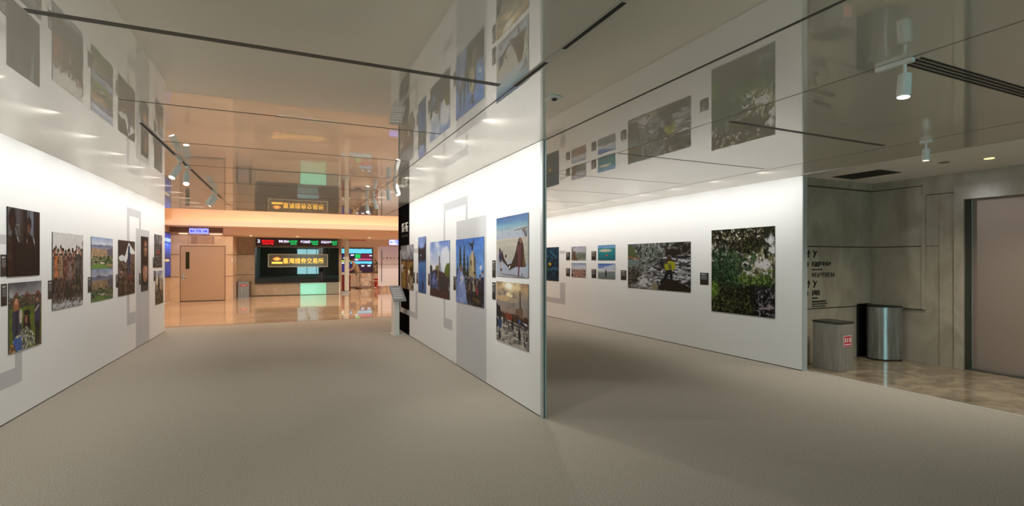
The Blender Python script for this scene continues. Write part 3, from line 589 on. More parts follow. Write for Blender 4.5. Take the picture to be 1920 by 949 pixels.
def a_eagle(A):
    A.grad((0, (64, 112, 186)), (.5, (112, 156, 214)), (1, (120, 160, 210)))
    for u, t, wd in ((.18, .10, .11), (.33, .09, .10), (.46, .24, .08), (.06, .40, .1), (.72, .3, .09)):
        for k in range(9):
            y = t + k * .075; A.P([(u, y - .03), (u + wd * (.3 + k * .11), y + .10), (u - wd * (.3 + k * .11), y + .10)], (40 + 3 * k, 52 + 2 * k, 42))
    A.tex(16, .5, 7, (36, 46, 40), A.soft(.28, .6, .36, .16, .5), 4, 18)
    A.P([(.5, .58), (.53, .3), (.60, .2), (.66, .2), (.72, .32), (.76, .58)], (164, 152, 118)); A.shade(12, 10, .2); A.E(.6, .37, .045, .04, (70, 62, 60))
    A.P([(.60, .18), (.59, .13), (.52, .09), (.50, .05), (.58, .09), (.61, .07), (.63, .09), (.66, .03), (.69, .02), (.67, .09), (.65, .13), (.64, .18)], (40, 42, 46)); A.P([(.60, .26), (.64, .2), (.66, .34), (.62, .5)], (196, 184, 150)); A.P([(.66, .2), (.73, .34), (.76, .58), (.70, .5)], (96, 92, 74))
    A.P([(.0, 1), (.06, .55), (.15, .46), (.24, .5), (.34, .6), (.42, 1)], (132, 152, 204)); A.E(.2, .46, .06, .06, (120, 96, 90)); A.line(.18, .6, .24, .98, .02, (196, 200, 226)); A.E(.24, .62, .05, .06, (210, 200, 206)); A.line(.1, .6, .08, .9, .02, (76, 96, 160))
    for u, t, c in ((.47, .56, (60, 52, 52)), (.55, .57, (120, 110, 100)), (.62, .6, (40, 40, 50)), (.70, .5, (150, 146, 120)), (.80, .6, (140, 52, 60)), (.88, .54, (44, 44, 60)), (.96, .48, (36, 38, 60))): A.person(u, t, 1.02, .06, c, legs=(20, 20, 26))
    g = A.rect(.38, .6, 1, 1); A.tex(10, .47, 7, (20, 20, 26), g * .85, 4, 26); A.tex(12, .58, 8, (116, 104, 88), g * .6, 4, 24); A.tex(10, .6, 8, (150, 112, 56), A.rect(.4, .88, 1, 1) * .7, 3, 12); g = A.rect(0, .5, .4, 1); A.tex(8, .55, 7, (96, 116, 172), g * A.poly([(.0, 1), (.06, .55), (.15, .46), (.24, .5), (.34, .6), (.42, 1)]), 4, 18); A.E(.9, .43, .03, .03, (224, 210, 200))
def a_cloth(A):
    A.grad((0, (48, 88, 138)), (.08, (70, 112, 156)), (.16, (112, 154, 170)), (.24, (160, 172, 178)), (.36, (158, 166, 184)), (.37, (178, 174, 160)), (.7, (172, 168, 158)), (.8, (160, 168, 184)), (1, (168, 174, 186)), wob=.02); A.shade(18, 2, .08)
    A.line(.6, .25, .98, .22, .008, (120, 96, 84)); A.P([(.86, .24), (.94, .23), (.96, .36), (.93, .36)], (120, 116, 116)); A.line(.87, .27, .94, .36, .01, (50, 40, 40)); A.line(.97, .26, .95, .35, .01, (50, 40, 40)); A.E(.86, .26, .02, .02, (56, 40, 36))
    A.P([(.72, .40), (.76, .37), (.82, .38), (.86, .48), (.90, .7), (.94, .83), (.8, .84), (.66, .83), (.5, .88), (.44, .90), (.38, .83), (.20, .74), (.16, .66), (.18, .55), (.22, .58), (.26, .68), (.38, .80), (.5, .78), (.62, .64)], (58, 42, 32)); A.P([(.68, .5), (.8, .5), (.78, .83), (.7, .83)], (96, 54, 58)); A.E(.79, .42, .04, .05, (130, 96, 74)); A.P([(.86, .55), (.93, .82), (.84, .82)], (98, 76, 40)); A.line(.74, .83, .72, .99, .022, (84, 44, 48)); A.P([(.42, .84), (.46, .81), (.47, .84), (.43, .88)], (226, 224, 220))
    A.E(.12, .55, .03, .03, (44, 30, 28)); A.P([(.09, .56), (.15, .57), (.19, .68), (.18, .77), (.12, .76), (.09, .68)], (40, 42, 84)); A.line(.15, .77, .16, .96, .018, (170, 140, 116)); A.E(.17, .89, .03, .03, (60, 40, 36)); A.E(.33, .66, .03, .03, (60, 54, 50)); A.line(.2, .96, .8, .985, .01, (110, 104, 104)); A.R(.82, .94, .84, 1, (50, 44, 40))
def a_ships(A):
    A.grad((0, (160, 130, 100)), (.1, (190, 160, 120)), (.3, (140, 134, 130)), (.45, (150, 132, 118)), (.56, (120, 100, 86))); n = A.noise(4, 4); A.mix(np.clip((n - .5) * 4, 0, .7) * (A.V < .5), (98, 94, 94))
    A.mix(A.soft(.42, .05, .34, .14, .5, 6) * .8, (244, 222, 176)); A.mix(A.soft(.41, .06, .14, .06, .4, 8), (255, 252, 236)); A.mix(A.soft(.42, .2, .12, .05, .6, 8) * .9, (252, 230, 180)); A.mix(A.soft(.24, .27, .28, .05, .6, 8) * .8, (206, 172, 124)); A.E(.5, .28, .2, .05, (200, 172, 130), .5)
    A.P([(.63, .56), (.63, .42), (.68, .39), (.84, .38), (.86, .44), (.86, .56)], (112, 88, 70)); A.P([(.75, .4), (.755, .14), (.765, .10), (.785, .14), (.80, .4)], (74, 62, 56))
    A.ridge(.51, .05, 12, (74, 48, 36), .66, 3); A.P([(.3, .62), (.32, .5), (.52, .5), (.54, .6)], (122, 58, 38)); A.P([(0, .6), (0, .34), (.1, .42), (.2, .6)], (40, 38, 36))
    m = ((A.V > .59 + .12 * np.clip(A.U - .3, 0, 1))).astype(float); A.mix(m, (166, 160, 148)); n = A.noise(34, 7, 3); A.mix(m * np.clip((n - .5) * 7, 0, .8), (82, 80, 82)); A.tex(46, .52, 9, (206, 198, 180), m * .8, 3, 12); A.tex(50, .56, 9, (56, 58, 64), m * .7, 3, 16); A.E(.85, .62, .14, .02, (196, 206, 226)); A.P([(.65, .6), (.72, .56), (.9, .62), (1, .68), (.9, .67)], (44, 44, 52)); A.line(.28, .62, .8, .68, .015, (70, 62, 56)); A.E(.76, .585, .04, .03, (60, 92, 150))
    for u, v, k in ((.26, .65, 1.3), (.42, .7, 1), (.54, .68, 1.9), (.75, .80, 1.8), (.9, .92, 1.0), (.96, .83, 1), (.34, .68, .8)): A.E(u, v, .022 * k, .045 * k, (38, 38, 42)); A.E(u, v - .045 * k, .01 * k, .02 * k, (40, 34, 32))
    A.E(.12, .62, .05, .20, (34, 36, 44)); A.E(.12, .70, .07, .09, (44, 66, 104)); A.E(.11, .44, .03, .05, (30, 28, 30)); A.E(.12, .9, .04, .08, (30, 32, 40)); A.E(.02, .7, .05, .1, (30, 34, 44))
def a_reef(A):
    A.grad((0, (18, 62, 88)), (1, (12, 46, 66))); n = A.noise(12, 12, 4); A.mix(np.clip((n - .5) * 7, 0, .9), (42, 104, 128)); n = A.noise(16, 16, 3); A.mix(np.clip((n - .52) * 9, 0, .9), (6, 26, 40)); A.E(.72, .5, .05, .05, (196, 160, 30)); A.E(.66, .58, .05, .08, (50, 60, 40))
def a_mist(A):
    A.grad((0, (160, 156, 172)), (.35, (176, 178, 182)), (.5, (120, 126, 122)), (.65, (98, 112, 98)), (.9, (110, 122, 108)), (1, (150, 160, 160)), wob=.03); A.P([(.02, 1), (.08, .6), (.05, .3), (.0, .1), (.1, .2), (.16, .4), (.26, .3), (.3, .36), (.27, .6), (.45, .95), (.45, 1)], (98, 76, 62)); A.shade(10, 10, .2)
def a_rocks(A):
    A.grad((0, (128, 148, 182)), (.25, (190, 196, 206)), (.4, (196, 196, 198)), (.48, (140, 134, 140))); A.shade(4, 4, .12); m = A.poly([(0, .75), (.15, .55), (.5, .5), (1, .48), (1, 1), (0, 1)]); A.mix(m, (140, 108, 94)); A.P([(0, .55), (.2, .5), (.2, .8), (0, .85)], (120, 122, 136)); A.speck(m, [(180, 140, 120), (96, 72, 66), (160, 90, 70), (200, 180, 170), (110, 100, 104)], 300, .03, .02); A.E(.05, .85, .1, .08, (40, 40, 50))
def a_island(A):
    A.grad((0, (84, 138, 190)), (.16, (120, 160, 196)), (.22, (60, 130, 140)), (.45, (40, 128, 138)), (1, (22, 100, 112))); A.E(.45, .36, .42, .12, (120, 170, 160)); A.P([(.05, .42), (.25, .3), (.45, .27), (.8, .36), (.5, .43)], (204, 188, 162)); A.E(.52, .68, .07, .05, (190, 82, 60)); A.shade(9, 9, .1)
def a_wade(A):
    A.grad((0, (70, 108, 184)), (.25, (110, 140, 196)), (.4, (206, 210, 216)), (.56, (180, 186, 188)), (.62, (120, 132, 130)), (1, (108, 122, 124))); A.P([(.3, .25), (1, .02), (1, .3), (.5, .4)], (186, 196, 214)); A.R(.55, .53, 1, .58, (74, 78, 80)); A.E(.48, .7, .06, .24, (58, 58, 64)); A.E(.48, .48, .035, .05, (40, 36, 38)); A.shade(14, 5, .12)
def a_stream(A):
    A.warp(.02, 10); A.grad((0, (86, 96, 90)), (.4, (112, 116, 110)), (1, (104, 102, 96)))
    A.tex(10, .5, 7, (44, 50, 44), o=5, fx=16); A.tex(22, .52, 9, (150, 152, 148), o=4, fx=26); A.tex(30, .56, 9, (34, 38, 34), o=3, fx=40)
    wf = A.poly([(.2, 0), (.62, 0), (.56, .3), (.3, .42), (.2, .4)]); A.tex(6, .5, 9, (128, 138, 130), wf * .8, 4, 60); A.tex(6, .55, 9, (52, 58, 50), wf * .7, 4, 44)
    m = A.poly([(.1, .95), (.22, .72), (.42, .52), (.62, .3), (.8, .28), (1, .26), (1, .95), (.8, .8), (.6, .7), (.5, 1), (.2, 1)])
    A.mix(m * .85, (150, 150, 148)); A.tex(26, .47, 9, (40, 40, 42), m, 4, 7); A.tex(34, .54, 9, (200, 200, 204), m * .95, 3, 9); A.tex(40, .58, 10, (30, 30, 30), m, 3, 20)
    A.mix(A.soft(.33, .85, .17, .14, .4), (196, 196, 196)); A.tex(26, .5, 9, (92, 92, 90), A.soft(.33, .85, .2, .16, .4), 3, 26)
    A.P([(0, .0), (.16, .0), (.12, .16), (.2, .32), (0, .34)], (76, 88, 58)); A.P([(.04, 0), (.17, 0), (.13, .1)], (88, 92, 106)); A.line(0, .285, .19, .34, .010, (158, 96, 72)); A.P([(0, .34), (.18, .38), (.2, .52), (0, .5)], (104, 118, 112))
    d = A.poly([(.64, .3), (.62, .14), (.8, .02), (1, 0), (1, .26), (.8, .28)]); A.mix(d * .9, (30, 27, 24)); A.tex(16, .54, 9, (116, 112, 104), d, 4, 12)
    d = A.poly([(0, .58), (.16, .56), (.22, .7), (.15, .85), (0, .95)]); A.mix(d * .8, (66, 64, 56)); A.tex(30, .52, 8, (104, 100, 90), d, 3, 30); A.tex(26, .52, 8, (36, 34, 30), d, 3, 26)
    A.P([(.55, 1), (.56, .82), (.62, .73), (.72, .76), (.85, .83), (1, .9), (1, 1)], (40, 34, 29)); A.mix(A.soft(.47, .93, .07, .08, .4), (134, 130, 100))
    A.E(.71, .49, .075, .11, (150, 154, 30)); A.P([(.63, .48), (.65, .41), (.72, .38), (.78, .40), (.79, .5), (.74, .58), (.65, .58)], (148, 150, 34)); A.E(.71, .5, .022, .07, (98, 98, 50)); A.E(.70, .33, .035, .055, (62, 50, 40)); A.E(.66, .43, .022, .035, (84, 66, 58)); A.P([(.65, .57), (.74, .57), (.75, .66), (.745, .79), (.715, .78), (.695, .66), (.64, .78), (.585, .84), (.57, .82), (.62, .7)], (20, 24, 30)); A.line(.55, .22, .64, .42, .006, (70, 60, 48))
def a_forest(A):
    A.warp(.05, 9); A.a[:] = (30, 34, 18)
    def leaf(m, cs, th=.5, f=38):
        for i, c in enumerate(cs): A.tex(f + 6 * i, th + .02 * i, 14, c, m, 3)
    bgm = np.clip(A.soft(.72, .42, .45, .22, .8, 14), 0, 1)
    A.mix(bgm, (150, 146, 128)); leaf(bgm, [(120, 116, 66), (92, 90, 44), (64, 70, 32), (206, 204, 202)], .5, 20)
    lm = A.soft(.25, .47, .42, .24, .9, 12); A.mix(lm * .8, (34, 52, 34)); leaf(lm, [(36, 64, 42), (54, 86, 54), (20, 30, 20), (84, 110, 72), (14, 20, 12)], .52, 34)
    for u, v, ru, rv in ((.6, .535, .14, .05), (.84, .42, .15, .06), (.56, .43, .08, .05), (.95, .14, .06, .08), (.97, .25, .08, .06), (.38, .11, .04, .03), (.03, .17, .06, .05), (.44, .035, .04, .015)): A.mix(A.soft(u, v, ru, rv, .5, 14), (200, 196, 198))
    gm = A.soft(.78, .58, .36, .08, .8, 12); A.mix(gm * .8, (66, 88, 36)); leaf(gm, [(100, 130, 52), (46, 62, 28), (136, 158, 84), (28, 34, 18)], .51, 40)
    A.mix(A.soft(.58, .44, .05, .025, .7), (40, 44, 34)); A.tex(30, .55, 10, (70, 72, 48), A.soft(.7, .48, .3, .12, .6) * .8, 3)
    tm = A.soft(.42, .07, .62, .20, .45, 8); A.mix(tm, (16, 15, 10)); leaf(tm, [(52, 50, 30), (96, 94, 62), (12, 12, 8)], .54, 34); A.tex(40, .64, 14, (196, 190, 176), tm, 3)
    tm = A.soft(.62, .2, .3, .1, .5, 10); A.mix(tm, (14, 13, 9)); leaf(tm, [(44, 42, 24), (84, 82, 48)], .56, 36)
    A.tex(26, .6, 12, (150, 150, 140), A.soft(.1, .28, .22, .14, .4), 3)
    A.line(.5, .25, .51, .55, .012, (66, 54, 34)); A.line(.51, .33, .7, .26, .006, (66, 54, 34))
    bmk = np.clip((A.V - .64 + (A.noise(9, 9) - .5) * .16) * 12, 0, 1); A.mix(bmk, (20, 21, 13)); lm = bmk * np.clip((.7 - A.U + (A.noise(9, 9) - .5) * .5) * 8, 0, 1)
    leaf(lm, [(40, 44, 24), (70, 78, 40), (98, 102, 62), (14, 14, 10)], .55, 36); A.mix(A.soft(.03, .72, .1, .13, .5) * .8, (96, 124, 44)); leaf(A.soft(.03, .72, .1, .13, .5), [(60, 84, 30), (130, 158, 70)], .5, 26)
    rm = bmk * np.clip((A.U - .66) * 9, 0, 1); A.mix(rm * .7, (22, 20, 20)); A.tex(50, .6, 14, (140, 136, 148), rm, 3); A.tex(40, .6, 12, (64, 58, 60), rm, 3); A.tex(16, .5, 10, (150, 140, 142), A.soft(.85, .9, .2, .035, .5), 3, 5); A.line(.72, .82, .74, .96, .01, (12, 11, 10))
def a_screen(A):
    A.a[:] = (24, 22, 60); A.R(0, 0, 1, .2, (110, 214, 240)); A.R(.02, .28, .3, .55, (30, 20, 70)); A.R(.45, .24, .62, .42, (20, 200, 90)); A.R(.64, .24, .95, .42, (110, 20, 50)); A.R(.3, .44, 1, .5, (220, 90, 130)); A.R(.3, .55, 1, .66, (100, 210, 240)); A.R(.35, .7, 1, .98, (40, 14, 40)); A.R(0, .5, .28, .56, (190, 210, 60)); A.R(0, .7, .28, .98, (30, 26, 110))
    for u, v in ((.36, .28), (.5, .48), (.96, .3), (.5, .75), (.7, .75), (.9, .75), (.05, .62), (.12, .4)): A.R(u - .05, v - .03, u + .05, v + .03, (235, 240, 250))
def a_bluedisp(A):
    A.grad((0, (60, 60, 150)), (.3, (70, 110, 220)), (.55, (60, 60, 110)), (.75, (40, 60, 130)), (1, (30, 50, 120))); A.R(0, .12, 1, .2, (190, 215, 255)); A.R(0, .25, .7, .28, (120, 170, 255)); A.E(.5, .63, .4, .03, (230, 200, 130)); A.shade(6, 6, .35)

M_print = bpy.data.materials.new('photo_print'); M_print.use_nodes = True
_n, _l, _b = nodes(M_print); _at = _n.new('ShaderNodeAttribute'); _at.attribute_name = 'picture'
_l.new(_at.outputs['Color'], _b.inputs['Base Color']); _b.inputs['Roughness'].default_value = 0.45; _b.inputs['Specular IOR Level'].default_value = 0.12
M_scr = bpy.data.materials.new('lit_screen'); M_scr.use_nodes = True
_n, _l, _b = nodes(M_scr); _at = _n.new('ShaderNodeAttribute'); _at.attribute_name = 'picture'
_b.inputs['Base Color'].default_value = (0.01, 0.01, 0.01, 1); _l.new(_at.outputs['Color'], _b.inputs['Emission Color']); _b.inputs['Emission Strength'].default_value = 1.1

PIC_GAIN = 0.98
def picture_mesh(name, fn, seed, p00, pu, pv, nrm, w_, h_, th, m, gain=None, parent=None):
    """front grid from p00 (top left seen from the front), axes pu (right), pv (down), with sides and back of thickness th"""
    gain = PIC_GAIN if gain is None else gain
    A = Art(w_, h_, seed, Vector(pv).length / Vector(pu).length); fn(A)
    if m is M_print: A.shade(40, 40, .06, o=2)
    col = lin(np.clip(A.a * gain, 0, 250)).reshape(-1, 3)
    p00, pu, pv, nrm = (np.array(q, float) for q in (p00, pu, pv, nrm))
    G = p00 + A.U0[..., None] * pu + A.V0[..., None] * pv + nrm * th
    verts = G.reshape(-1, 3); idx = np.arange(w_ * h_).reshape(h_, w_)
    quads = np.stack([idx[:-1, :-1], idx[1:, :-1], idx[1:, 1:], idx[:-1, 1:]], -1).reshape(-1, 4).tolist()
    nb_ = w_ * h_
    back = [p00, p00 + pu, p00 + pu + pv, p00 + pv]; front = [idx[0, 0], idx[0, -1], idx[-1, -1], idx[-1, 0]]
    vl = verts.tolist() + [list(b) for b in back] + [list(verts[i]) for i in front]
    B = [nb_ + i for i in range(4)]; F = [nb_ + 4 + i for i in range(4)]
    faces = quads + [[B[0], B[1], B[2], B[3]]] + [[F[i], F[(i+1) % 4], B[(i+1) % 4], B[i]] for i in range(4)]
    me = bpy.data.meshes.new(name); me.from_pydata(vl, [], faces)
    ca = me.color_attributes.new('picture', 'FLOAT_COLOR', 'POINT')
    edge = np.tile(col.mean(0) * .5, (8, 1)); allc = np.concatenate([col, edge]); allc = np.concatenate([allc, np.ones((len(allc), 1))], 1)
    ca.data.foreach_set('color', allc.astype(np.float32).ravel()); me.materials.append(m); me.update()
    o = bpy.data.objects.new(name, me); C.objects.link(o)
    if parent: o.parent = parent; o.matrix_parent_inverse = Matrix.Translation(-parent.location)
    return o
TH = 0.006
def print_on(side, ya, yb, z1, z0, fn, seed, label, group, w_=None, h_=None):
    """ya = Y of the left edge as a visitor sees it, yb = right edge"""
    X, s = {'L': (XL, 1), 'P': (XP, -1), 'R': (XR, -1)}[side]
    W = abs(yb - ya); H = z1 - z0
    h_ = h_ or 150; w_ = w_ or int(min(170, max(50, 150 * W / H)))
    o = picture_mesh('photo_print', fn, seed, (X + s * .0024, ya, z1), (0, yb - ya, 0), (0, 0, -H), (s, 0, 0), w_, h_, TH, M_print)
    return tag(o, label, 'photograph', group)
GL, GP, GR = 'photo prints on the left wall', 'photo prints on the middle partition', 'photo prints on the right wall'
print_on('L', 6.25, 6.92, 2.06, 1.39, a_soldiers, 1, 'very dark photograph of two figures in dark caps by a window', GL)
print_on('L', 6.28, 6.96, 1.33, 0.65, a_funeral, 2, 'photograph of mourners on grass with blue and white flowers', GL)
print_on('L', 7.24, 8.15, 1.87, 0.98, a_group, 3, 'photograph of a crowd in coats standing in a row against white sky', GL)
print_on('L', 8.45, 9.35, 1.87, 1.43, a_valley, 4, 'bright landscape photograph of a brown cliff and green valley, upper of the pair', GL)
print_on('L', 8.46, 9.36, 1.427, 0.98, a_valley2, 5, 'darker landscape photograph of a cliff and valley, lower of the pair', GL)
print_on('L', 9.63, 10.54, 1.87, 0.98, a_tent, 6, 'brown crowd photograph with a bright white tent opening', GL)
print_on('L', 10.96, 11.44, 1.985, 0.98, a_faces, 7, 'tall narrow dark photograph of two faces on the grey band', GL)
print_on('L', 11.94, 12.58, 2.07, 1.40, a_redspot, 8, 'grey rubble photograph with a red spot at the wall end', GL)
print_on('L', 12.02, 12.68, 1.33, 0.65, a_smoke, 9, 'photograph of dark smoke over ruins, low at the wall end', GL)
print_on('P', 10.94, 9.77, 1.865, 0.945, a_storm, 11, 'photograph of a golden field under a stormy grey sky', GP)
print_on('P', 9.35, 8.79, 1.98, 0.945, a_dusk, 12, 'tall narrow blue photograph of snow and dark fir trees', GP)
print_on('P', 8.49, 7.34, 1.86, 0.94, a_statue, 13, 'photograph of a statue and rubble under a cloudy blue sky', GP)
print_on('P', 7.02, 5.88, 1.85, 0.94, a_eagle, 14, 'photograph of a crowd with firs and a winged bird monument', GP)
print_on('P', 5.46, 4.60, 2.045, 1.365, a_cloth, 15, 'photograph of a woman spreading a dark cloth on a pale beach', GP)
print_on('P', 5.46, 4.60, 1.30, 0.605, a_ships, 16, 'sunset photograph of people wading near a tall tower', GP)
print_on('R', 13.2, 11.48, 1.90, 0.99, a_reef, 21, 'dark teal underwater photograph partly hidden behind the partition edge', GR)
print_on('R', 10.83, 10.17, 1.89, 1.55, a_mist, 22, 'small misty photograph with a brown rock, upper left of four', GR, 90, 60)
print_on('R', 10.83, 10.17, 1.48, 1.13, a_rocks, 23, 'small photograph of reddish rocks under clouds, lower left of four', GR, 90, 60)
print_on('R', 9.65, 8.99, 1.89, 1.55, a_island, 24, 'small photograph of a sandy islet in teal sea', GR, 90, 60)
print_on('R', 9.65, 8.99, 1.475, 1.13, a_wade, 25, 'small photograph of a person standing in calm water', GR, 90, 60)
print_on('R', 8.54, 6.75, 1.885, 0.975, a_stream, 26, 'wide rocky stream photograph with a figure in yellow', GR, 200, 130)
print_on('R', 6.27, 5.07, 2.055, 0.69, a_forest, 27, 'large green forest canopy photograph nearest the wall end', GR, 200, 230)
picture_mesh('screen_face', a_bluedisp, 31, (-3.95, 20.48, 2.53), (0, 1.41, 0), (0, 0, -1.57), (1, 0, 0), 60, 70, .004, M_scr, 1.0, dp)

def card(side, yc, zc, label, wd=.10, ht=.205):
    X, s = {'L': (XL, 1), 'P': (XP, -1), 'R': (XR, -1)}[side]
    t = thing('caption_card', label, 'caption card', (X, yc, zc), {'L': 'black caption cards on the left wall', 'P': 'black caption cards on the partition', 'R': 'black caption cards on the right wall'}[side])
    def bx(bm, u0, v0, u1, v1, d0, d1):   # u: -.5...5 left to right; v from the top
        a, b = yc + s * u0 * wd, yc + s * u1 * wd
        bbox(bm, *(min(X + s * d0, X + s * d1), min(a, b), zc + ht * (.5 - v1)), *(max(X + s * d0, X + s * d1), max(a, b), zc + ht * (.5 - v0)))
    bm = bmesh.new(); bx(bm, -.5, 0, .5, 1, .0015, .005); cbd = obj('card_board', bm, M_card, t)
    bm = bmesh.new(); bx(bm, -.38, .09, .30, .14, .005, .006); bx(bm, -.38, .16, .1, .185, .005, .006)
    for k in range(7): bx(bm, -.38, .25 + k * .05, .38 - .08 * (k % 3), .262 + k * .05, .005, .006)
    obj('caption_lines', bm, M_cardtext, cbd)
for y, z, l in ((6.19, 1.50, 'beside the dark soldiers photograph'), (6.20, 1.225, 'beside the mourners photograph'), (7.19, 1.22, 'left of the coat crowd photograph'), (8.395, 1.22, 'left of the cliff valley photographs'),
                (9.575, 1.225, 'left of the white tent photograph'), (10.88, 1.215, 'left of the narrow two faces photograph'), (11.88, 1.505, 'left of the red spot rubble photograph'), (11.95, 1.235, 'left of the dark smoke photograph')):
    card('L', y, z, 'black caption card ' + l)
for y, z, l in ((9.70, 1.205, 'right of the stormy field photograph'), (9.455, 1.205, 'left of the narrow blue fir photograph'), (8.585, 1.21, 'left of the statue photograph'), (7.105, 1.205, 'left of the bird monument photograph'),
                (5.55, 1.445, 'left of the beach cloth photograph'), (5.55, 1.18, 'left of the sunset tower photograph')):
    card('P', y, z, 'black caption card ' + l)
for y, z, l in ((11.005, 1.655, 'beside the small misty rock photograph'), (11.005, 1.24, 'beside the small reddish rocks photograph'), (9.83, 1.655, 'beside the small islet photograph'), (9.825, 1.235, 'beside the small wading person photograph'),
                (8.695, 1.23, 'left of the wide rocky stream photograph'), (6.435, 1.23, 'between the stream and forest photographs')):
    card('R', y, z, 'black caption card ' + l, .19, .205)

# ------------------------------------------------------------ white lectern at the partition end
lt = thing('info_stand', 'small white information stand with a sloping lettered top at the far partition end', 'stand', (2.10, 10.55, 0))
bm = bmesh.new(); bbox(bm, 2.00, 10.30, 0.012, 2.10, 10.66, 0.74); obj('column', bm, M_white, lt, .004)
bm = bmesh.new()
prism(bm, [(10.24, .70), (10.24, .73), (10.76, 1.00), (10.76, .97)], lambda a, b, d: (1.97 + d, a, b), .26)
obj('sloping_top', bm, mat('lectern_top', (150, 152, 154), .3), lt)
box('base_plate', (1.98, 10.26, 0.0), (2.25, 10.72, 0.011), M_white, lt, .003)
bm = bmesh.new()
for k in range(6):
    y = 10.31 + k * .068; z = .73 + (y - 10.24) * .5192
    v = [bm.verts.new(p) for p in ((1.99, y, z + .004), (2.18, y, z + .004), (2.18, y + .02, z + .0145), (1.99, y + .02, z + .0145))]; bm.faces.new(v)
    v2 = [bm.verts.new(p) for p in ((1.99, y, z + .001), (2.18, y, z + .001), (2.18, y + .02, z + .0115), (1.99, y + .02, z + .0115))]; bm.faces.new(list(reversed(v2)))
    for i in range(4): bm.faces.new((v[i], v2[i], v2[(i+1) % 4], v[(i+1) % 4]))
obj('text_lines', bm, M_white, lt)

# ------------------------------------------------------------ bins in the elevator lobby
bn = thing('litter_bin', 'square dull steel litter bin with a red label by the stone wall', 'bin', (7.12, 4.56, 0))
box('bin_body', (6.95, 4.40, 0.0), (7.29, 4.77, .655), M_dsteel, bn, .004)
box('bin_lid', (6.945, 4.395, .66), (7.295, 4.775, .685), mat('bin_lid_steel', (92, 92, 84), .4, .7), bn, .004)
bm = bmesh.new(); bbox(bm, 7.055, 4.394, .335, 7.225, 4.399, .49, 1); bbox(bm, 7.062, 4.3925, .342, 7.218, 4.3945, .483, 0)
bbox(bm, 7.075, 4.391, .40, 7.105, 4.3928, .462, 1); bbox(bm, 7.125, 4.391, .40, 7.15, 4.3928, .462, 1); bbox(bm, 7.175, 4.391, .40, 7.205, 4.3928, .462, 1); bbox(bm, 7.072, 4.391, .36, 7.208, 4.3928, .378, 1)
obj('bin_label', bm, [M_redlabel, M_labelw], bn)['label'] = 'red label with white characters'
db = thing('litter_bin', 'tall half-round polished steel bin with black back in the stone corner', 'bin', (8.45, 4.72, 0))
def halfround(k_, z0, z1):
    pts = [(8.64 - .33 * k_ * math.sin(PI * q / 28), 4.72 - .235 * k_ * math.cos(PI * q / 28)) for q in range(29)]
    bm = bmesh.new(); prism(bm, pts, lambda a, b, dd: (a, b, z0 + dd), z1 - z0)
    for f in bm.faces: f.smooth = len(f.verts) == 4
    return bm
o = obj('drum', halfround(1, .02, .43), M_steel, db); o = obj('drum', halfround(1, .432, .82), M_steel, db)
obj('base_ring', halfround(.96, 0, .02), M_dark, db); obj('rim', halfround(.97, .82, .84), M_dark, db)
bm = bmesh.new(); bbox(bm, 8.345, 4.957, 0, 8.64, 4.985, .85); obj('back_panel', bm, mat('black_panel', (12, 12, 12), .35), db)

# ------------------------------------------------------------ ceiling fittings
def track_spot(x, y, ang, tilt, label, lit=True, bar=.20, group='track spotlights', power=0, s=1.0, rr=.034):
    t = thing('track_spotlight', label, 'spotlight', (x, y, CEIL), group)
    zc = CEIL - .0015
    bm = bmesh.new(); bbox(bm, x - .018, y - bar/2, zc - .028, x + .018, y + bar/2, zc); obj('track_adapter', bm, M_white, t, .003)
    ya = y - bar * .28 if bar > .1 else y
    bm = bmesh.new(); cyl(bm, (x, ya, zc - .028), (x, ya, zc - .09), .009, seg=12); cyl(bm, (x, ya, zc - .082), (x, ya, zc - .10), .016, seg=14); obj('stem', bm, M_white, t)
    d = Vector((math.cos(ang) * math.sin(tilt), math.sin(ang) * math.sin(tilt), -math.cos(tilt)))
    p = Vector((x, ya, zc - .10)) - d * .01; e = p + d * .145 * s
    bm = bmesh.new(); cyl(bm, p, e, rr, rr * 1.04, 28); cyl(bm, e, e + d * .012, rr * 1.04, rr * .92, 28, caps=False); lh = obj('lamp_head', bm, M_white, t)
    bm = bmesh.new(); cyl(bm, e + d * .001, e + d * .006, rr * .88, seg=24); obj('lens', bm, M_lens if lit else M_lensdim, lh)
    if power: q = e + d * .03; spot(q.x, q.y, q.z, *(q + d), power, (1, .93, .85), size=120, r=.03)
track_spot(3.30, 1.76, PI, .12, 'white lit track spotlight nearest the camera on the right ceiling', power=6, s=.85, rr=.034)
track_spot(5.70, 2.76, PI, .05, 'small white track spotlight near the elevator lobby ceiling edge', lit=False, bar=.10, s=.7, rr=.030)
for y, a, l in ((6.85, -2.2, 'first lit spotlight on the left track past the wall end'), (7.35, -1.5, 'second lit spotlight on the left track, brightest one'), (9.7, 2.8, 'unlit looking spotlight on the left track, farther back'), (10.05, -2.8, 'farthest spotlight on the left track')):
    track_spot(-1.15, y, a, .6, 'white ' + l, lit=y < 8, bar=.12, group='left track spotlights', s=1.15)
for y, a, l in ((7.2, -1.2, 'lit spotlight on the right track nearest the black partition end'), (7.75, 1.2, 'thin unlit spotlight on the right track behind the lit one'), (9.1, .9, 'slim unlit spotlight halfway along the right track'), (10.0, -1.5, 'far lit spotlight on the right track above the ticker board')):
    track_spot(1.40, y, a, .5, 'white ' + l, lit=y in (7.2, 10.0), bar=.12, group='right track spotlights', s=1.15)
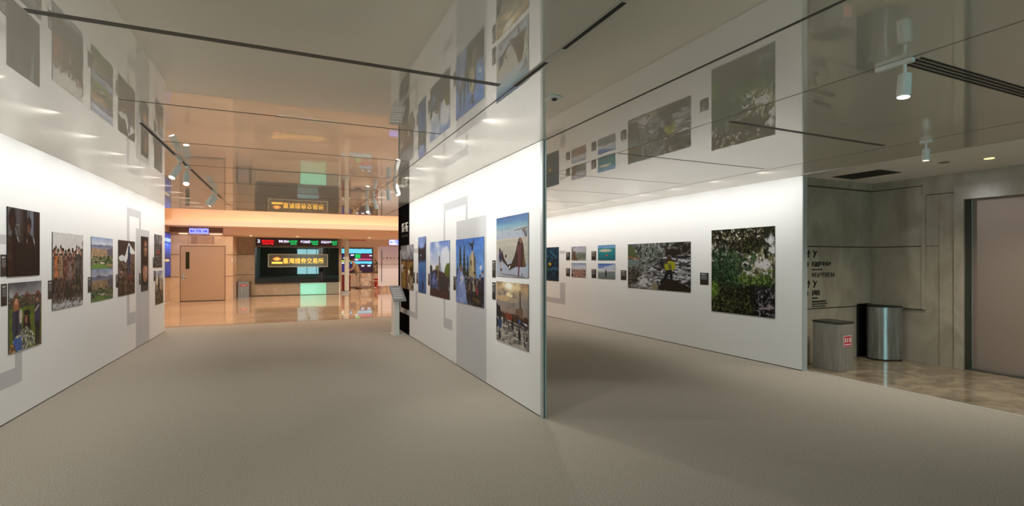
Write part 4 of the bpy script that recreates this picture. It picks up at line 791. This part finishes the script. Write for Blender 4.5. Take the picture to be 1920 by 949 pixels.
def track(x, segs, label):
    t = thing('lighting_track', label, 'track', (x, segs[0][0], CEIL), 'ceiling lighting tracks')
    bm = bmesh.new()
    for a, b in segs: bbox(bm, x - .013, a, CEIL - .0035, x + .013, b, CEIL - .0013)
    obj('track_slot', bm, M_dark, t)
    bm = bmesh.new()
    for a, b in segs:
        bbox(bm, x - .022, a, CEIL - .0035, x - .0135, b, CEIL - .0013); bbox(bm, x + .0135, a, CEIL - .0035, x + .022, b, CEIL - .0013)
    for (a, b), (c, d) in zip(segs[:-1], segs[1:]):
        if c - b < .5: bbox(bm, x - .02, b, CEIL - .0045, x + .02, c, CEIL - .0013)
    obj('track_edge', bm, mat('track_edge_paint', (190, 186, 176), .4), t)
track(1.40, [(-2.0, .3), (.5, 1.75), (1.85, 2.4), (2.6, 3.05)], 'dark slotted lighting track with pale edges in the ceiling left of the sensor')
track(-1.15, [(5.2, 6.6), (7.0, 7.3), (7.55, 9.6), (10.2, 10.9)], 'dark lighting track slot above the left wall end')
bm = bmesh.new()
for k in range(4): bbox(bm, 3.36, 1.645 + k * .03, CEIL - .003, 5.60, 1.662 + k * .03, CEIL - .0008)
tag(obj('air_diffuser', bm, M_grille), 'long black slotted linear air diffuser in the ceiling at right of the nearest spotlight', 'air vent')
cs = thing('ceiling_sensor', 'small square white ceiling sensor beside the partition end', 'sensor', (1.75, 3.15, CEIL))
bm = bmesh.new(); bbox(bm, 1.70, 3.10, CEIL - .010, 1.80, 3.20, CEIL - .0015); obj('plate', bm, M_white, cs, .002)
bm = bmesh.new(); cyl(bm, (1.76, 3.15, CEIL - .022), (1.76, 3.15, CEIL - .010), .016, .02); obj('sensor_eye', bm, M_dark, cs)
ec = 2.80
bm = bmesh.new(); bbox(bm, 7.43, 4.14, ec - .004, 7.95, 4.81, ec - .001)
tag(obj('air_grille', bm, M_grille), 'dark rectangular air grille in the white elevator lobby ceiling', 'air vent')
dl = thing('recessed_downlight', 'small yellowish lit downlight in the white elevator lobby ceiling', 'downlight', (7.80, 3.12, ec))
bm = bmesh.new(); cyl(bm, (7.80, 3.12, ec - .008), (7.80, 3.12, ec - .001), .07); obj('rim', bm, M_white, dl)
bm = bmesh.new(); cyl(bm, (7.80, 3.12, ec - .012), (7.80, 3.12, ec - .0085), .048); obj('lens', bm, mat('yellow_lens', (255, 240, 150), .4, emis=(255, 236, 140), es=2.2), dl)
bm = bmesh.new(); cyl(bm, (7.63, 3.5, ec - .008), (7.63, 3.5, ec - .001), .055); tag(obj('ceiling_speaker', bm, mat('grey_round_cover', (140, 136, 130), .5)), 'flat round grey cover in the white elevator lobby ceiling', 'ceiling cover')

# ------------------------------------------------------------ office beyond the lobby
sr = thing('wall_screen', 'wide cyan and dark stock quotation screen on the office back wall', 'screen', (3.55, 29.45, .85))
box('bezel', (2.66, 29.42, .84), (4.48, 29.498, 2.26), mat('screen_bezel', (70, 66, 66), .4), sr)
picture_mesh('screen_face', a_screen, 41, (2.72, 29.42, 2.20), (1.70, 0, 0), (0, 0, -1.30), (0, -1, 0), 110, 80, .004, M_scr, 1.0, sr)
gp = thing('glass_door_frame', 'pale grey green glass door frame post at the office entrance', 'door frame', (2.48, 24.3, 0))
box('post', (2.40, 24.22, 0.10), (2.60, 24.36, 2.53), mat('pale_green_glass', (214, 214, 198), .3), gp, .03)
box('rail', (2.25, 24.24, 0.0), (2.62, 24.34, .09), M_alu, gp)
ct = thing('reception_counter', 'dark red reception counter with a white top inside the office entrance', 'counter', (2.5, 25.6, 0))
box('counter_body', (2.26, 25.3, 0.05), (2.78, 25.9, .84), M_red, ct, .004); box('counter_top', (2.26, 25.27, .845), (2.80, 25.93, .88), M_wcab, ct, .004); box('plinth', (2.26, 25.34, 0), (2.76, 25.88, .05), M_wcab, ct)
tag(box('paper_stack', (2.32, 25.35, .882), (2.62, 25.6, .95), M_white, None, .004), 'stack of white papers lying on the red reception counter', 'papers')
cb = thing('low_cabinet', 'pale low cabinet along the office back wall under the screen', 'cabinet', (3.6, 29.2, 0))
box('carcass', (2.5, 28.95, 0.06), (4.3, 29.41, .80), M_wcab, cb, .004); box('plinth', (2.52, 28.99, 0), (4.28, 29.4, .06), M_line, cb)
for k in range(3): box('door', (2.52 + k * .6, 28.93, .09), (3.09 + k * .6, 28.948, .77), M_wcab, cb, .003)
wb = thing('office_partition', 'white office partition panel with a dark vertical handle and grey line', 'partition', (4.75, 26.0, 0))
box('panel', (4.20, 25.95, .22), (6.6, 26.0, 2.25), M_booth, wb, .006)
box('rail_line', (4.22, 25.944, 1.33), (6.58, 25.949, 1.345), M_line, wb)
box('handle', (4.36, 25.91, .45), (4.385, 25.945, 2.05), mat('handle_grey', (96, 94, 96), .4), wb, .004)
bm = bmesh.new()
for k in range(7): bbox(bm, 4.3 + k * .33, 25.96, 0, 4.34 + k * .33, 25.99, .22)
obj('foot_bars', bm, M_chairleg, wb)
bm = bmesh.new()
for k, (a, b) in enumerate(((4.47, .03), (4.62, .07), (4.80, .06), (5.0, .04), (5.2, .08))): bbox(bm, a, 25.943, 1.62, a + b, 25.949, 1.70)
obj('lettering', bm, M_line, wb)
sl = thing('slatted_ceiling_lamp', 'orange slatted ceiling fitting above the office screen', 'ceiling fitting', (3.4, 27.4, 2.6))
for k in range(6):
    box('slat', (2.86 + k * .17, 27.2, 2.60), (2.96 + k * .17, 28.4, 2.66), M_slat, sl, .004)
box('mount', (2.85, 27.78, 2.66), (3.85, 27.84, 2.699), M_white, sl)

def tube(bm, pts, r=.012):
    for a, b in zip(pts[:-1], pts[1:]): cyl(bm, a, b, r, seg=10)
def folding_chair(x, y, rz, label):
    t = thing('folding_chair', label, 'chair', (0, 0, 0), 'folding chairs by the office partition')
    box('seat', (-.2, -.2, .43), (.2, .2, .46), M_chair, t, .01)
    bm = bmesh.new(); bbox(bm, -.2, .20, .56, .2, .225, .84); obj('backrest', bm, M_chair, t, .01)
    for s in (-1, 1):
        bm = bmesh.new(); tube(bm, [(s * .215, -.22, 0), (s * .215, .215, .86)]); obj('leg', bm, M_chairleg, t)
        bm = bmesh.new(); tube(bm, [(s * .23, .24, 0), (s * .23, -.12, .45)]); obj('leg', bm, M_chairleg, t)
    bm = bmesh.new(); tube(bm, [(-.215, -.17, .1), (.215, -.17, .1)]); tube(bm, [(-.23, .2, .08), (.23, .2, .08)]); obj('stretcher', bm, M_chairleg, t)
    t.location = (x, y, 0); t.rotation_euler = (0, 0, rz)
folding_chair(3.82, 27.6, .5, 'tilted folding chair with beige seat, next to the standing person')
folding_chair(4.20, 27.0, -.7, 'folding chair with beige seat, nearer the white office panel')
pt = thing('potted_plant', 'dark leafy potted plant in a red pot behind the folding chairs', 'plant', (4.62, 28.9, 0))
bm = bmesh.new(); cyl(bm, (4.62, 28.9, 0), (4.62, 28.9, .62), .13, .17, 24); obj('pot', bm, M_redpot, pt)
bm = bmesh.new(); cyl(bm, (4.62, 28.9, .62), (4.62, 28.9, 1.4), .018, seg=8); obj('stem', bm, M_leaf, pt)
bm = bmesh.new(); rg = random.Random(2)
for k in range(90):
    a = rg.random() * 2 * PI; z = .72 + rg.random() * .8; r0 = .03 + rg.random() * .14; L_ = .18 + rg.random() * .12
    c = Vector((4.62 + r0 * math.cos(a), 28.9 + r0 * math.sin(a), z)); d = Vector((math.cos(a), math.sin(a), .6 - rg.random() * 1.1)).normalized(); sd = d.cross(Vector((0, 0, 1))).normalized() * .05
    v = [bm.verts.new(q) for q in (c, c + d * L_ * .5 + sd, c + d * L_, c + d * L_ * .5 - sd)]; bm.faces.new(v)
obj('foliage', bm, M_leaf, pt)

# person bending over the counter
def skin_obj(name, verts, edges, radii, m, parent, sub=1):
    me = bpy.data.meshes.new(name); me.from_pydata(verts, edges, []); o = bpy.data.objects.new(name, me); C.objects.link(o)
    md = o.modifiers.new('skin', 'SKIN'); md.use_smooth_shade = True
    lay = me.skin_vertices[0].data if me.skin_vertices else None
    if lay is None:
        bpy.context.view_layer.objects.active = o; bpy.context.view_layer.update(); lay = me.skin_vertices[0].data
    for i, r in enumerate(radii): lay[i].radius = (r, r) if not isinstance(r, tuple) else r
    lay[0].use_root = True
    ss = o.modifiers.new('sub', 'SUBSURF'); ss.levels = sub; ss.render_levels = sub
    bpy.context.view_layer.update()
    me2 = bpy.data.meshes.new_from_object(o.evaluated_get(bpy.context.evaluated_depsgraph_get())); bpy.data.objects.remove(o)
    me2.materials.clear(); me2.materials.append(m); me2.name = name
    o2 = bpy.data.objects.new(name, me2); C.objects.link(o2)
    if parent: o2.parent = parent; o2.matrix_parent_inverse = Matrix.Translation(-parent.location)
    return o2
PX, PY = 3.46, 28.0
pr = thing('person', 'person in a beige jacket and pale trousers bending forward beside the office screen', 'person', (PX, PY, 0))
def pv(x, y, z): return (PX + x, PY + y, z)
V = [pv(0, 0, .93), pv(-.08, 0, 1.12), pv(-.20, 0, 1.34), pv(-.27, 0, 1.44), pv(-.31, 0, 1.50), pv(-.34, 0, 1.60),
     pv(-.19, -.17, 1.34), pv(-.26, -.22, 1.10), pv(-.46, -.16, .98), pv(-.53, -.15, .96),
     pv(-.19, .17, 1.34), pv(-.26, .22, 1.10), pv(-.46, .16, .98), pv(-.53, .15, .96),
     pv(.02, -.09, .86), pv(-.02, -.10, .48), pv(.05, -.10, .10), pv(-.10, -.11, .04),
     pv(.04, .09, .86), pv(.06, .11, .48), pv(.16, .11, .10), pv(.02, .12, .04)]
Ed = [(0,1),(1,2),(2,3),(3,4),(4,5),(2,6),(6,7),(7,8),(8,9),(2,10),(10,11),(11,12),(12,13),(0,14),(14,15),(15,16),(16,17),(0,18),(18,19),(19,20),(20,21)]
Rd = [.13, .12, .13, .06, .055, .09, .06, .045, .032, .035, .06, .045, .032, .035, .085, .055, .04, .035, .085, .055, .04, .035]
for base, sy in ((9, -.15), (13, .15)):
    for k in range(5):
        i = len(V); V += [pv(-.57, sy + (k - 2) * .018, .955), pv(-.60 - .004 * (2 - abs(k - 2)), sy + (k - 2) * .022, .935)]; Ed += [(base, i), (i, i + 1)]; Rd += [.009, .008]
skin_obj('body', V, Ed, Rd, M_skin, pr, 1)
skin_obj('jacket', [pv(-.01, 0, .90), pv(-.08, 0, 1.12), pv(-.20, 0, 1.34), pv(-.26, 0, 1.42), pv(-.19, -.18, 1.34), pv(-.26, -.225, 1.10), pv(-.42, -.17, 1.0), pv(-.19, .18, 1.34), pv(-.26, .225, 1.10), pv(-.42, .17, 1.0)],
         [(0,1),(1,2),(2,3),(2,4),(4,5),(5,6),(2,7),(7,8),(8,9)], [(.17, .19), (.155, .175), (.16, .17), .085, .08, .065, .05, .08, .065, .05], M_jacket, pr, 1)
skin_obj('trousers', [pv(.01, 0, .92), pv(.02, -.09, .86), pv(-.02, -.10, .48), pv(.05, -.10, .08), pv(.04, .09, .86), pv(.06, .11, .48), pv(.16, .11, .08)],
         [(0,1),(1,2),(2,3),(0,4),(4,5),(5,6)], [.15, .105, .075, .065, .105, .075, .065], M_trouser, pr, 1)
bm = bmesh.new(); bmesh.ops.create_uvsphere(bm, u_segments=20, v_segments=12, radius=1, matrix=Matrix.Translation((PX - .315, PY, 1.625)) @ Matrix.Diagonal((.105, .095, .105, 1)))
for f in bm.faces: f.smooth = True
obj('hair', bm, M_hair, pr)
for (x, y) in ((-.04, -.105), (.08, .115)):
    bm = bmesh.new(); bmesh.ops.create_uvsphere(bm, u_segments=16, v_segments=8, radius=1, matrix=Matrix.Translation((PX + x, PY + y, .045)) @ Matrix.Diagonal((.14, .05, .045, 1)))
    for f in bm.faces: f.smooth = True
    obj('shoe', bm, M_shoe, pr)
bm = bmesh.new(); c0 = Vector((PX - .405, PY, 1.585)); cyl(bm, c0, c0 + Vector((-.035, 0, -.01)), .018, .008, 8); obj('nose', bm, M_skin, pr)
